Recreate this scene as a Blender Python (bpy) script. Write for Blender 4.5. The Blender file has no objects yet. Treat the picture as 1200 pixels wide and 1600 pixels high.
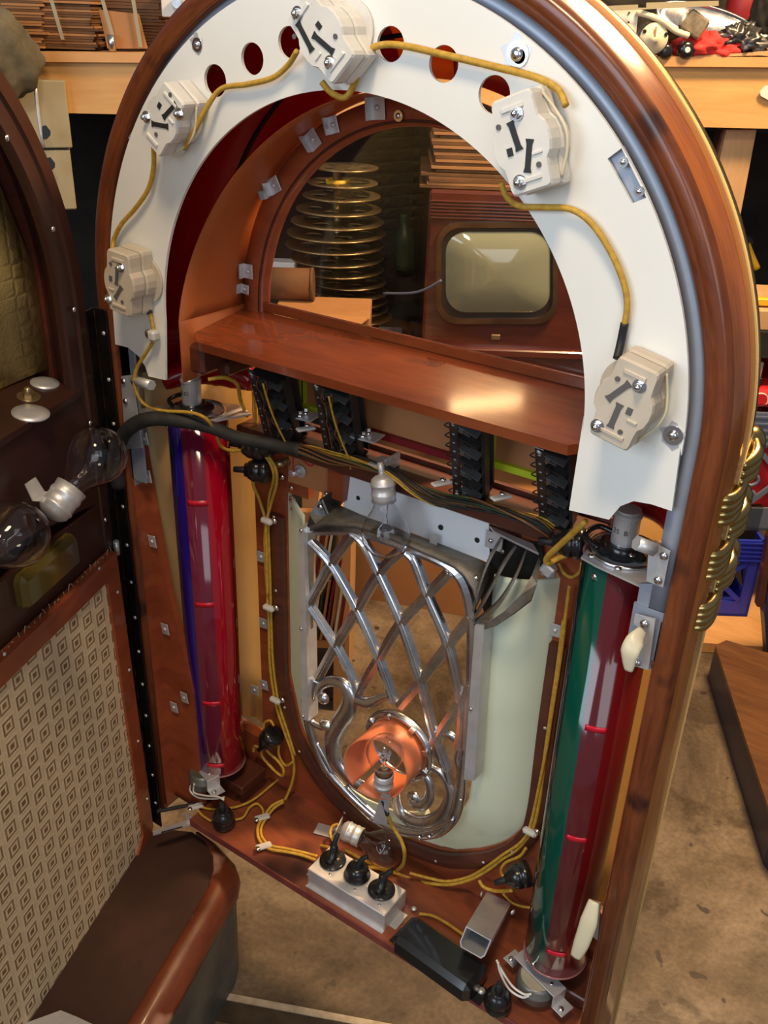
import bpy, bmesh, math, random
from mathutils import Vector, Matrix
random.seed(7)
PI=math.pi; R=math.radians
C=bpy.context.scene.collection
# ---------------------------------------------------------------- camera
CAM=Vector((0.54888,-0.73422,0.31668)); YAW,PIT,ROL,F=0.593337,-0.485061,-0.035445,1471.992
CR=(Matrix.Rotation(YAW,3,'Z')@Matrix.Rotation(PIT,3,'X')@Matrix.Rotation(ROL,3,'Y'))
def ray(x,y): return CR@Vector(((x-600)/F,1,-(y-800)/F))
def U(x,y,d=0.0):            # point of a photo position on the door plane y=d
    r=ray(x,y); return CAM+r*((d-CAM.y)/r.y)
def Z(x,y,z):                # point on a horizontal plane
    r=ray(x,y); return CAM+r*((z-CAM.z)/r.z)
FW=Vector((-math.sin(YAW),math.cos(YAW),0))
def B(x,y,D):                # point on a garage plane D metres ahead
    r=ray(x,y); return CAM+r*(D/(r.x*FW.x+r.y*FW.y))
HG=Vector((-0.385,0,0)); CA=R(70)
CD=Vector((math.cos(CA),-math.sin(CA),0)); CN=Vector((-math.sin(CA),-math.cos(CA),0))   # along the cabinet front, into the cabinet
def K(x,y,w=0.0):            # point on the cabinet plane at depth w
    r=ray(x,y); h=HG+CN*w; return CAM+r*((h-CAM).dot(CN)/r.dot(CN))
def KL(u,w,z): return HG+CD*u+CN*w+Vector((0,0,z))
FLOOR=-1.1
cd=bpy.data.cameras.new('camera'); co=bpy.data.objects.new('camera',cd); C.objects.link(co)
cd.sensor_fit='VERTICAL'; cd.sensor_height=36; cd.lens=F/1600*36; cd.clip_start=.01
m3=Matrix((CR.col[0],CR.col[2],-CR.col[1])).transposed()
co.matrix_world=Matrix.Translation(CAM)@m3.to_4x4()
bpy.context.scene.camera=co
# ---------------------------------------------------------------- mesh building
class MB:
    def __init__(s): s.v=[];s.f=[];s.m=[];s.sm=[];s.uv={}
    def add(s,vs,fs,smooth=False,mi=0,uvs=None):
        o=len(s.v); s.v+=[Vector(a) for a in vs]
        for k,f in enumerate(fs):
            if uvs: s.uv[len(s.f)]=uvs[k]
            s.f.append([i+o for i in f]); s.m.append(mi if isinstance(mi,int) else mi[k]); s.sm.append(smooth)
        return s
    def box(s,c,size,M=None,bev=0,mi=0):
        x,y,z=[a/2 for a in size]; c=Vector(c); M=M or Matrix.Identity(3)
        b=min(bev,x*.9,y*.9,z*.9)
        if b<=0:
            vs=[c+M@Vector((i*x,j*y,k*z)) for i in(-1,1) for j in(-1,1) for k in(-1,1)]
            return s.add(vs,[(0,1,3,2),(4,6,7,5),(0,4,5,1),(2,3,7,6),(0,2,6,4),(1,5,7,3)],mi=mi)
        vs=[];ix={}
        for i in(-1,1):
            for j in(-1,1):
                for k in(-1,1):
                    for a in range(3):
                        p=[i*x,j*y,k*z]
                        for q in range(3):
                            if q!=a: p[q]-= (i,j,k)[q]*b
                        ix[i,j,k,a]=len(vs); vs.append(c+M@Vector(p))
        fs=[]
        for a in range(3):
            o1,o2=[q for q in range(3) if q!=a]
            for sg in(-1,1):
                q=[]
                for (u,w) in((-1,-1),(1,-1),(1,1),(-1,1)):
                    t=[0,0,0];t[a]=sg;t[o1]=u;t[o2]=w;q.append(ix[t[0],t[1],t[2],a])
                fs.append(q)
            for u in(-1,1):
                for w in(-1,1):
                    t=[0,0,0];t[o1]=u;t[o2]=w
                    lo=list(t);lo[a]=-1;hi=list(t);hi[a]=1
                    fs.append([ix[(*lo,o1)],ix[(*lo,o2)],ix[(*hi,o2)],ix[(*hi,o1)]])
        for i in(-1,1):
            for j in(-1,1):
                for k in(-1,1): fs.append([ix[i,j,k,0],ix[i,j,k,1],ix[i,j,k,2]])
        return s.add(vs,fs,mi=mi)
    def cyl(s,p0,p1,r0,r1=None,n=16,caps=True,smooth=True,mi=0):
        r1=r0 if r1 is None else r1; p0=Vector(p0);p1=Vector(p1)
        return s.rev(p0,p1-p0,[(r0,0),(r1,1)],n,caps,smooth,mi,scale=True)
    def rev(s,p0,ax,prof,n=20,caps=True,smooth=True,mi=0,scale=False):   # profile (radius, distance along axis)
        p0=Vector(p0);ax=Vector(ax);L=ax.length if scale else 1; d=ax.normalized()
        a=d.orthogonal().normalized(); b=d.cross(a); vs=[];fs=[]
        for r,h in prof:
            for k in range(n):
                t=2*PI*k/n; vs.append(p0+d*h*L+(a*math.cos(t)+b*math.sin(t))*r)
        for i in range(len(prof)-1):
            for k in range(n):
                fs.append((i*n+k,i*n+(k+1)%n,(i+1)*n+(k+1)%n,(i+1)*n+k))
        s.add(vs,fs,smooth,mi)
        if caps:
            if prof[0][0]>1e-6: s.add(vs[:n],[tuple(range(n))[::-1]],False,mi)
            if prof[-1][0]>1e-6: s.add(vs[-n:],[tuple(range(n))],False,mi)
        return s
    def tube(s,pts,r,n=8,sub=6,smooth=True,mi=0,flat=None,closed=False):   # r number or list; flat=(axis, factor)
        pts=[Vector(p) for p in pts]; rs=r if isinstance(r,(list,tuple)) else [r]*len(pts)
        P=[];Q=[]; m=len(pts)
        if m>2 and sub>1:
            seg=m if closed else m-1
            for i in range(seg):
                g=(lambda j:pts[j%m]) if closed else (lambda j:pts[max(0,min(m-1,j))])
                a,b,c,d=g(i-1),g(i),g(i+1),g(i+2)
                for k in range(sub):
                    t=k/sub; P.append(.5*((2*b)+(c-a)*t+(2*a-5*b+4*c-d)*t*t+(3*b-3*c+d-a)*t**3)); Q.append(rs[i]*(1-t)+rs[(i+1)%m]*t)
            if not closed: P.append(pts[-1]);Q.append(rs[-1])
        else: P=pts;Q=list(rs)
        N=len(P); vs=[];up=None
        for i in range(N):
            if closed: d=(P[(i+1)%N]-P[i-1])
            else: d=(P[min(N-1,i+1)]-P[max(0,i-1)])
            d=d.normalized() if d.length>1e-9 else Vector((0,0,1))
            if flat: 
                e=Vector(flat[0]); a=(e-d*e.dot(d)).normalized()
            else:
                if up is None: up=d.orthogonal()
                a=(up-d*up.dot(d)).normalized(); up=a
            b=d.cross(a)
            for k in range(n):
                t=2*PI*k/n; vs.append(P[i]+(a*math.cos(t)*(flat[1] if flat else 1)+b*math.sin(t))*Q[i])
        fs=[]
        for i in range(N if closed else N-1):
            j=(i+1)%N
            for k in range(n): fs.append((i*n+k,i*n+(k+1)%n,j*n+(k+1)%n,j*n+k))
        if not closed: fs+= [tuple(range(n))[::-1],tuple((N-1)*n+k for k in range(n))]
        return s.add(vs,fs,smooth,mi)
    def ring(s,prof,th0=0,th1=PI,zl=None,zr=None,zc=0,n=72,closed=True,smooth=True,mi=0,xs=1):
        # sweep a profile (radius, y) round the arch, with straight legs down to zl / zr
        st=[]
        if zr is not None: st.append((None,1,zr)); st.append((None,1,zc+(zr-zc)*.5))
        for i in range(n+1): st.append((th0+(th1-th0)*i/n,0,0))
        if zl is not None: st.append((None,-1,zc+(zl-zc)*.5)); st.append((None,-1,zl))
        m=len(prof); vs=[];ss=[];L=0;prev=None
        for t,sd,z in st:
            row=[]
            for r,y in prof:
                row.append(Vector((sd*r,y,z)) if t is None else Vector((r*math.cos(t),y,zc+r*math.sin(t))))
            c=row[0]
            if prev is not None: L+=(c-prev).length
            prev=c; ss.append(L); vs+=row
        pl=[0]
        for k in range(1,m+1): 
            a,b=prof[k-1],prof[k%m]; pl.append(pl[-1]+math.hypot(a[0]-b[0],a[1]-b[1]))
        fs=[];uv=[]; kk=m if closed else m-1
        for i in range(len(st)-1):
            for k in range(kk):
                fs.append((i*m+k,i*m+(k+1)%m,(i+1)*m+(k+1)%m,(i+1)*m+k))
                uv.append(((ss[i],pl[k]),(ss[i],pl[k+1]),(ss[i+1],pl[k+1]),(ss[i+1],pl[k])))
        ml=[mi[i%kk] for i in range(len(fs))] if isinstance(mi,(list,tuple)) else mi
        s.add(vs,fs,smooth,ml,uv)
        if isinstance(mi,(list,tuple)): mi=mi[0]
        if closed:
            s.add(vs[:m],[tuple(range(m))],False,mi); s.add(vs[-m:],[tuple(range(m))[::-1]],False,mi)
        return s
    def slab(s,outer,vec,holes=(),mi=0,mi_side=None):
        # planar outline (world points) with holes, extruded by vec
        bm=bmesh.new(); vec=Vector(vec); loops=[outer]+list(holes); es=[]
        for lp in loops:
            vv=[bm.verts.new(Vector(p)) for p in lp]
            for i in range(len(vv)): es.append(bm.edges.new((vv[i],vv[(i+1)%len(vv)])))
        bmesh.ops.triangle_fill(bm,use_beauty=True,use_dissolve=False,edges=es)
        bm.verts.index_update(); V=[v.co.copy() for v in bm.verts]; T=[[v.index for v in f.verts] for f in bm.faces]; bm.free()
        n=len(V); s.add(V+[v+vec for v in V],T+[[i+n for i in reversed(f)] for f in T],False,mi)
        ms=mi if mi_side is None else mi_side
        for lp in loops:
            k=len(lp); a=[Vector(p) for p in lp]
            s.add(a+[p+vec for p in a],[(i,(i+1)%k,k+(i+1)%k,k+i) for i in range(k)],False,ms)
        return s
    def ball(s,c,r,n=16,m=10,sq=(1,1,1),mi=0):
        c=Vector(c);vs=[c+Vector((0,0,r*sq[2]))];fs=[]
        for i in range(1,m):
            p=PI*i/m
            for k in range(n):
                t=2*PI*k/n; vs.append(c+Vector((r*sq[0]*math.sin(p)*math.cos(t),r*sq[1]*math.sin(p)*math.sin(t),r*sq[2]*math.cos(p))))
        vs.append(c-Vector((0,0,r*sq[2]))); e=len(vs)-1
        for k in range(n):
            fs.append((0,1+k,1+(k+1)%n)); fs.append((e,1+(m-2)*n+(k+1)%n,1+(m-2)*n+k))
            for i in range(m-2): fs.append((1+i*n+k,1+(i+1)*n+k,1+(i+1)*n+(k+1)%n,1+i*n+(k+1)%n))
        return s.add(vs,fs,True,mi)
    def grid(s,fn,nu,nv,smooth=True,mi=0,closed_u=False,uv=False):
        vs=[Vector(fn(i/nu,j/nv)) for i in range(nu+1) for j in range(nv+1)]
        fs=[(i*(nv+1)+j,(i+1)*(nv+1)+j,(i+1)*(nv+1)+j+1,i*(nv+1)+j+1) for i in range(nu) for j in range(nv)]
        return s.add(vs,fs,smooth,mi)
    def sheet(s,fn,nu,nv,th,smooth=True,mi=0):    # a curved sheet with real thickness th (vector function normal from fd)
        g=[[Vector(fn(i/nu,j/nv)) for j in range(nv+1)] for i in range(nu+1)]
        N=[[None]*(nv+1) for _ in range(nu+1)]
        for i in range(nu+1):
            for j in range(nv+1):
                a=g[min(nu,i+1)][j]-g[max(0,i-1)][j]; b=g[i][min(nv,j+1)]-g[i][max(0,j-1)]
                N[i][j]=a.cross(b).normalized()
        a=[g[i][j] for i in range(nu+1) for j in range(nv+1)]; b=[g[i][j]+N[i][j]*th for i in range(nu+1) for j in range(nv+1)]
        I=lambda i,j:i*(nv+1)+j; o=len(a)
        fs=[(I(i,j),I(i+1,j),I(i+1,j+1),I(i,j+1)) for i in range(nu) for j in range(nv)]
        s.add(a+b,fs+[tuple(k+o for k in reversed(f)) for f in fs],smooth,mi)
        bd=[I(i,0) for i in range(nu+1)]+[I(nu,j) for j in range(1,nv+1)]+[I(i,nv) for i in range(nu-1,-1,-1)]+[I(0,j) for j in range(nv-1,0,-1)]
        k=len(bd); al=a+b
        s.add(al,[(bd[i],bd[(i+1)%k],bd[(i+1)%k]+o,bd[i]+o) for i in range(k)],False,mi); return s
def cat(o,label=None,category=None,group=None,kind=None):
    if label: o['label']=label
    if category: o['category']=category
    if group: o['group']=group
    if kind: o['kind']=kind
    return o
def mkmesh(name,mb,mats,inv=None):
    me=bpy.data.meshes.new(name)
    me.from_pydata([ (inv@v if inv else v)[:] for v in mb.v],[],mb.f)
    mats=mats if isinstance(mats,(list,tuple)) else [mats]
    for m in mats: me.materials.append(m)
    for i,p in enumerate(me.polygons): p.material_index=mb.m[i]; p.use_smooth=mb.sm[i]
    if mb.uv:
        ul=me.uv_layers.new(name='UVMap')
        for i,p in enumerate(me.polygons):
            if i in mb.uv:
                for k,l in enumerate(p.loop_indices): ul.data[l].uv=mb.uv[i][k]
    bm=bmesh.new(); bm.from_mesh(me); bmesh.ops.remove_doubles(bm,verts=bm.verts,dist=1e-6) ; bmesh.ops.recalc_face_normals(bm,faces=bm.faces); bm.to_mesh(me); bm.free()
    return me
def thing(name,label,category,loc=(0,0,0),group=None,rot=None):
    o=bpy.data.objects.new(name,None); C.objects.link(o); o.empty_display_size=.02
    M=Matrix.Translation(Vector(loc))@((rot.to_4x4()) if rot else Matrix.Identity(4))
    o.matrix_world=M; o['_i']=0; del o['_i']; ROOT[o.name]=M
    return cat(o,label,category,group)
ROOT={}
SPLIT={'screw','washer_screw','hinge_screw','clip','bolt','mounting_hole','rim_nail','rivet_mark','steel_tab','side_channel','slat','plastic_joint','side_wall','latch_plate','enamel_chip','terminal_screw','sill_bracket','tube_shelf','rear_slat','lead_wire','carved_rib','knot','card_edge_','book','hole','contact_hole','knuckle','lower_strip'}
def pieces(mb):      # separate pieces of a mesh; pieces that touch stay together
    par=list(range(len(mb.f)))
    def find(i):
        while par[i]!=i: par[i]=par[par[i]]; i=par[i]
        return i
    loc={}
    for i,f in enumerate(mb.f):
        for v in f:
            k=tuple(round(c,6) for c in mb.v[v])
            if k in loc: par[find(i)]=find(loc[k])
            else: loc[k]=i
    g={}
    for i in range(len(mb.f)): g.setdefault(find(i),[]).append(i)
    L=[]
    for fs in g.values():
        vs=[mb.v[v] for i in fs for v in mb.f[i]]
        L.append([fs,[min(v[a] for v in vs)-4e-4 for a in range(3)],[max(v[a] for v in vs)+4e-4 for a in range(3)]])
    ch=True
    while ch:
        ch=False
        for a in range(len(L)):
            for b in range(a+1,len(L)):
                if all(L[a][1][k]<=L[b][2][k] and L[b][1][k]<=L[a][2][k] for k in range(3)):
                    L[a]=[L[a][0]+L[b][0],[min(L[a][1][k],L[b][1][k]) for k in range(3)],[max(L[a][2][k],L[b][2][k]) for k in range(3)]]; L.pop(b); ch=True; break
            if ch: break
    out=[]
    for fs,_,_ in L:
        m=MB(); mp={}
        for i in fs:
            ff=[]
            for v in mb.f[i]:
                if v not in mp: mp[v]=len(m.v); m.v.append(mb.v[v])
                ff.append(mp[v])
            if i in mb.uv: m.uv[len(m.f)]=mb.uv[i]
            m.f.append(ff); m.m.append(mb.m[i]); m.sm.append(mb.sm[i])
        out.append(m)
    return out
def part(name,mb,mat,parent,local=False,label=None,kind=None):    # mb in world coordinates unless local
    if name in SPLIT and not local:
        o=None
        for m in pieces(mb): o=part1(name,m,mat,parent,local,label,kind)
        return o
    return part1(name,mb,mat,parent,local,label,kind)
def part1(name,mb,mat,parent,local=False,label=None,kind=None):
    M=ROOT[parent.name]; me=mkmesh(name,mb,mat,None if local else M.inverted())
    o=bpy.data.objects.new(name,me); C.objects.link(o); o.parent=parent; ROOT[o.name]=M
    if label:o['label']=label
    if kind:o['kind']=kind
    return o
def solo(name,mb,mat,label,category,group=None,kind=None,loc=None):
    if loc is None:
        n=len(mb.v); loc=Vector((sum(v.x for v in mb.v)/n,sum(v.y for v in mb.v)/n,min(v.z for v in mb.v)))
    M=Matrix.Translation(Vector(loc)); me=mkmesh(name,mb,mat,M.inverted())
    o=bpy.data.objects.new(name,me); o.location=loc; C.objects.link(o); return cat(o,label,category,group,kind)
def struct(name,mb,mat):
    me=mkmesh(name,mb,mat); o=bpy.data.objects.new(name,me); C.objects.link(o); o['kind']='structure'; return o
def copy_tree(root,M,label=None,group=None,name=None):
    r=root.copy(); C.objects.link(r); r.matrix_world=M; ROOT[r.name]=M
    if label:r['label']=label
    if group:r['group']=group
    def rec(a,b):
        for ch in [x for x in kids.get(a.name,[])]:
            c=ch.copy(); C.objects.link(c); c.parent=b; ROOT[c.name]=M; rec(ch,c)
    rec(root,r); return r
kids={}
def index_kids():
    kids.clear()
    for o in C.objects:
        if o.parent: kids.setdefault(o.parent.name,[]).append(o)
# ---------------------------------------------------------------- materials
def mat(name,base,rough=.5,metal=0,trans=0,ior=1.45,coat=0,emit=None,alpha=1,sss=0,spec=.5,fn=None):
    m=bpy.data.materials.new(name); m.use_nodes=True; nt=m.node_tree; b=nt.nodes['Principled BSDF']
    b.inputs['Base Color'].default_value=(*base,1); b.inputs['Roughness'].default_value=rough; b.inputs['Metallic'].default_value=metal
    b.inputs['Transmission Weight'].default_value=trans; b.inputs['IOR'].default_value=ior; b.inputs['Coat Weight'].default_value=coat; b.inputs['Coat Roughness'].default_value=.08
    b.inputs['Alpha'].default_value=alpha; b.inputs['Specular IOR Level'].default_value=spec
    if fn: fn(nt,b)
    return m
def nd(nt,t,**k):
    n=nt.nodes.new(t)
    for a,v in k.items():
        if a.startswith('i_'): n.inputs[a[2:].replace('_',' ')].default_value=v
        else: setattr(n,a,v)
    return n
def ramp(nt,fac,stops):
    r=nt.nodes.new('ShaderNodeValToRGB'); e=r.color_ramp.elements
    while len(e)<len(stops): e.new(.5)
    for i,(p,c) in enumerate(stops): e[i].position=p; e[i].color=(*c,1)
    nt.links.new(fac,r.inputs[0]); return r.outputs[0]
def noise(nt,coord,scale,detail=5,rough=.6,dist=0,sc=(1,1,1),rot=(0,0,0)):
    mp=nd(nt,'ShaderNodeMapping'); mp.inputs['Scale'].default_value=sc; mp.inputs['Rotation'].default_value=rot
    nt.links.new(coord,mp.inputs[0]); n=nd(nt,'ShaderNodeTexNoise'); n.inputs['Scale'].default_value=scale; n.inputs['Detail'].default_value=detail
    n.inputs['Roughness'].default_value=rough; n.inputs['Distortion'].default_value=dist; nt.links.new(mp.outputs[0],n.inputs['Vector']); return n.outputs['Fac']
def tc(nt,o='Object'): return nd(nt,'ShaderNodeTexCoord').outputs[o]
def mixc(nt,f,a,b,mode='MIX'):
    m=nd(nt,'ShaderNodeMix',data_type='RGBA',blend_type=mode)
    for s_,v in ((0,f),(6,a),(7,b)):
        if hasattr(v,'is_linked') or isinstance(v,bpy.types.NodeSocket): nt.links.new(v,m.inputs[s_])
        else: m.inputs[s_].default_value=v if s_==0 else (*v,1)
    return m.outputs[2]
def bump(nt,b,h,st=.3,d=.01):
    n=nd(nt,'ShaderNodeBump'); n.inputs['Strength'].default_value=st; n.inputs['Distance'].default_value=d; nt.links.new(h,n.inputs['Height']); nt.links.new(n.outputs[0],b.inputs['Normal'])
def wood(name,c0,c1,rough=.35,coat=0,sc=(1,1,1),scale=14,uv=False,dark=None,knots=0,bmp=.05):
    def fn(nt,b):
        co_=tc(nt,'UV' if uv else 'Object')
        g=noise(nt,co_,scale,6,.65,.6,sc); g2=noise(nt,co_,scale*6,3,.6,0,sc)
        a=nd(nt,'ShaderNodeMath',operation='MULTIPLY_ADD'); nt.links.new(g2,a.inputs[0]); a.inputs[1].default_value=.35; nt.links.new(g,a.inputs[2])
        c=ramp(nt,a.outputs[0],[(.42,c0),(.85,c1)])
        if dark:
            k=noise(nt,co_,dark[0],3,.5); f=ramp(nt,k,[(dark[1],(0,0,0)),(dark[1]+.09,(1,1,1))]); 
            c=mixc(nt,f,c,dark[2])
        nt.links.new(c,b.inputs['Base Color'])
        if bmp: bump(nt,b,a.outputs[0],bmp,.002)
    return mat(name,c0,rough,coat=coat,fn=fn)
def mottled(name,c0,c1,scale=8,rough=.5,metal=0,coat=0,rr=None,bmp=0,lo=.35,hi=.7):
    def fn(nt,b):
        n=noise(nt,tc(nt),scale,6,.65); nt.links.new(ramp(nt,n,[(lo,c0),(hi,c1)]),b.inputs['Base Color'])
        if rr: 
            m=nd(nt,'ShaderNodeMapRange'); m.inputs['To Min'].default_value=rr[0]; m.inputs['To Max'].default_value=rr[1]; nt.links.new(n,m.inputs[0]); nt.links.new(m.outputs[0],b.inputs['Roughness'])
        if bmp: bump(nt,b,n,bmp,.003)
    return mat(name,c0,rough,metal,coat=coat,fn=fn)
M_frame=wood('frame wood',(.085,.019,.007),(.20,.052,.015),.30,.25,sc=(2.5,14,1),scale=4,uv=True,dark=(11,.585,(.030,.009,.007)))
M_side=wood('frame side wood',(.17,.042,.008),(.36,.105,.016),.25,.6,sc=(2.5,25,1),scale=3,uv=True)
M_cream=mat('cream trim',(.72,.50,.20),.4)
M_board=wood('door board wood',(.20,.036,.014),(.36,.085,.030),.38,.3,sc=(1,1,4),scale=5,dark=(7,.66,(.06,.022,.018)))
M_boardd=wood('dark door wood',(.045,.012,.009),(.105,.027,.014),.42,.2,sc=(1,1,4),scale=5)
M_shelf=wood('shelf wood',(.13,.026,.010),(.27,.062,.018),.22,.7,sc=(1,6,3),scale=3,dark=(8,.64,(.07,.015,.008)))
M_bot=wood('bottom board wood',(.11,.030,.022),(.30,.080,.030),.36,.3,sc=(1,4,1),scale=4,dark=(6,.56,(.05,.018,.016)))
M_botedge=mottled('bottom board edge paint',(.16,.035,.030),(.26,.065,.05),30,.5)
M_white=mottled('white enamel panel',(.80,.79,.74),(.86,.85,.80),3,.33,coat=.15)
M_refl=mottled('white reflector paint',(.78,.80,.84),(.86,.87,.90),3,.45)
M_strip=mottled('blue grey steel strip',(.30,.34,.42),(.37,.41,.49),10,.42,.35)
M_alu=mottled('dull aluminium',(.60,.60,.62),(.76,.76,.78),25,.34,.6,rr=(.3,.5))
M_ceram2=mottled('dusty beige ceramic',(.50,.42,.32),(.62,.54,.43),12,.4)
M_slotg=mat('grey dusty slot',(.11,.10,.10),.7)
M_steel=mat('bright steel',(.72,.72,.74),.2,1)
M_chrome=mottled('worn chrome casting',(.50,.51,.54),(.80,.81,.84),18,.22,1,rr=(.16,.36),bmp=.10)
M_cast=mottled('dull grey casting',(.11,.10,.088),(.24,.22,.19),30,.5,.5,bmp=.3)
M_ceram=mottled('glazed ceramic',(.66,.63,.58),(.80,.77,.70),12,.28,coat=.3)
M_black=mat('black bakelite',(.012,.012,.013),.25,coat=.4)
M_blackm=mat('black paint',(.010,.010,.011),.45)
M_hinge=mottled('black hinge steel',(.012,.010,.009),(.03,.024,.02),40,.35,.6)
M_wire=mottled('yellow fabric cord',(.42,.22,.02),(.62,.38,.05),160,.6)
M_rubber=mat('black rubber sleeve',(.015,.015,.016),.55)
M_clip=mat('clear nylon clip',(.80,.78,.74),.35,trans=.35)
def glassfn(tint,f0):
    pass
M_pane=mat('window glass',(.96,.97,.96),.01,trans=1,ior=1.45)
M_bulb=mat('bulb glass',(.97,.97,.99),.0,trans=1,ior=1.30)
M_orange=mottled('orange plastic liner',(.44,.105,.028),(.54,.15,.04),4,.35)
M_orange2=mottled('salmon lamp shade film',(.60,.17,.075),(.66,.20,.09),6,.36)
M_red=mat('red plastic',(.33,.004,.006),.18,coat=.3)
M_amber=mat('amber plastic',(.62,.19,.01),.18,coat=.3)
M_creamp=mottled('cream plastic',(.80,.60,.30),(.86,.68,.38),3,.4)
M_mint=mottled('pale mint plastic',(.74,.82,.68),(.80,.87,.74),3,.35)
def translucent(m,w):
    nt=m.node_tree; b=nt.nodes['Principled BSDF']; o=nt.nodes['Material Output']; t=nd(nt,'ShaderNodeBsdfTranslucent'); x=nd(nt,'ShaderNodeMixShader'); x.inputs[0].default_value=w
    src=b.inputs['Base Color']
    if src.is_linked: nt.links.new(src.links[0].from_socket,t.inputs[0])
    else: t.inputs[0].default_value=src.default_value
    nt.links.new(b.outputs[0],x.inputs[1]); nt.links.new(t.outputs[0],x.inputs[2]); nt.links.new(x.outputs[0],o.inputs[0])
translucent(M_creamp,.55); translucent(M_mint,.25); translucent(M_red,.3); translucent(M_amber,.45); translucent(M_orange,.15)
M_gold=mottled('brass plated casting',(.36,.25,.09),(.55,.40,.17),14,.24,1,rr=(.16,.34))
M_tan=mottled('tan card',(.42,.17,.065),(.48,.21,.085),10,.6)
M_lime=mat('lime edge card',(.52,.62,.02),.5)
M_redcard=mat('dark red card',(.20,.008,.012),.5)
M_gun=mottled('dark gunmetal',(.05,.05,.052),(.13,.13,.13),40,.35,.8)
M_brown=mottled('dark brown enamel',(.035,.012,.008),(.055,.020,.013),8,.38,coat=.1)
M_brown2=mottled('brown velvet board',(.038,.014,.008),(.060,.023,.013),16,.7)
M_graykick=mottled('grey steel kick plate',(.10,.095,.08),(.17,.16,.135),12,.5,.2)
M_scuff=wood('scuffed base trim wood',(.10,.022,.010),(.18,.045,.016),.38,.15,sc=(4,1.5,4),scale=5,dark=(12,.60,(.48,.25,.16)))
M_hide=mottled('white webbing',(.74,.70,.62),(.82,.78,.7),30,.6)
M_motor=mottled('grey motor can',(.16,.16,.15),(.24,.24,.22),20,.4,.6)
M_ratan=mat('copper wire',(.5,.22,.06),.35,.8)
M_harn=mottled('black cloth harness',(.012,.011,.011),(.03,.027,.024),60,.7)
M_wirer=mat('red wire',(.45,.02,.03),.4)
M_wirew=mat('white wire',(.80,.76,.70),.45)
M_wireg=mat('dark green wire',(.03,.06,.02),.5)
M_can=mottled('starter can',(.50,.50,.52),(.70,.70,.72),14,.3,.55)
M_ink=mat('black ink',(.02,.02,.02),.5)
M_ply=wood('plywood',(.50,.24,.08),(.66,.36,.14),.55,0,sc=(1,6,1),scale=3)
M_pine=wood('pine lumber',(.52,.27,.085),(.68,.39,.14),.55,0,sc=(1,5,10),scale=2,dark=(16,.72,(.22,.08,.02)))
M_pinev=wood('pine post',(.42,.24,.11),(.58,.36,.18),.6,0,sc=(8,5,1),scale=2)
def cardfn(nt,b):
    w=nd(nt,'ShaderNodeTexWave',bands_direction='Z'); w.inputs['Scale'].default_value=70; w.inputs['Distortion'].default_value=1.5; nt.links.new(tc(nt),w.inputs[0])
    nt.links.new(ramp(nt,w.outputs['Fac'],[(.2,(.09,.04,.015)),(.8,(.34,.17,.07))]),b.inputs['Base Color'])
M_cedge=mat('corrugated edge',(.3,.15,.06),.8,fn=cardfn)
M_card=mottled('cardboard',(.36,.165,.06),(.44,.21,.08),6,.75)
M_cardd=mottled('dark cardboard',(.10,.045,.018),(.18,.085,.035),6,.8)
M_wallb=mottled('grey blue wall',(.045,.055,.065),(.075,.085,.095),2,.8)
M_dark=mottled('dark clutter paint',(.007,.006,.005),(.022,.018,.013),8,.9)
M_canvas=mottled('grey green canvas',(.07,.062,.042),(.14,.125,.085),14,.9,bmp=.4)
M_greym=mottled('grey enamel steel',(.30,.26,.16),(.36,.32,.21),5,.4)
M_tvwood=wood('television veneer',(.055,.011,.008),(.12,.025,.013),.22,.6,sc=(1,1,8),scale=3)
M_screen=mat('television tube glass',(.24,.25,.17),.08,coat=.8)
M_brass=mottled('brass disc',(.32,.23,.12),(.50,.38,.20),8,.3,.85)
M_blue=mat('blue crate plastic',(.025,.04,.42),.35)
M_grayc=mat('grey crate plastic',(.12,.15,.22),.4)
M_yel=mat('yellow tool plastic',(.68,.42,.02),.35)
M_redcloth=mottled('red shop cloth',(.62,.02,.02),(.75,.05,.04),12,.8)
M_cloth=mottled('dark green paint',(.012,.03,.014),(.03,.055,.03),12,.45)
M_furn=wood('walnut veneer',(.07,.028,.012),(.17,.075,.028),.35,.2,sc=(1,8,1),scale=3)
M_navy=mat('navy strip',(.02,.025,.06),.35)
M_ivory=mat('ivory plastic',(.72,.64,.44),.35)
# ================================================================ DOOR
door=thing('jukebox_door','open arched wooden jukebox door seen from inside, with a white enamel arch panel','jukebox door',(-0.37,0,-0.83))
ZB=-.835
f=MB(); f.ring([(.361,.045),(.360,.008),(.3635,.003),(.367,.0045),(.369,.0035),(.377,.002),(.381,.004),(.3835,.010),(.389,.028),(.390,.045)],zl=ZB,zr=ZB-.02,n=96,mi=[0,0,0,0,0,0,0,1,1,1])
part('door_frame',f,[M_frame,M_side],door)
f=MB(); f.ring([(.372,.0452),(.3905,.0452),(.3902,.053),(.372,.053)],zl=ZB,zr=ZB-.02,n=96); part('cream_trim',f,M_cream,door,label='cream trim line round the frame')
f=MB(); f.ring([(.374,.0532),(.389,.0532),(.3885,.066),(.384,.078),(.366,.090),(.362,.088),(.374,.07)],zl=-.05,zr=-.05,n=96); part('outer_band',f,M_gold,door,label='brass coloured outer band')
f=MB(); f.ring([(.374,.0532),(.384,.0532),(.386,.06),(.380,.075),(.367,.088),(.363,.086),(.372,.07)],th0=0,th1=0,zr=ZB-.02,n=1,zc=-.051,zl=None); 
f.ring([(.374,.0532),(.384,.0532),(.386,.06),(.380,.075),(.367,.088),(.363,.086),(.372,.07)],th0=PI,th1=PI,zl=ZB-.02,n=1,zc=-.051)
part('outer_band',f,M_side,door,label='brown grooved lower side band')
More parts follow.
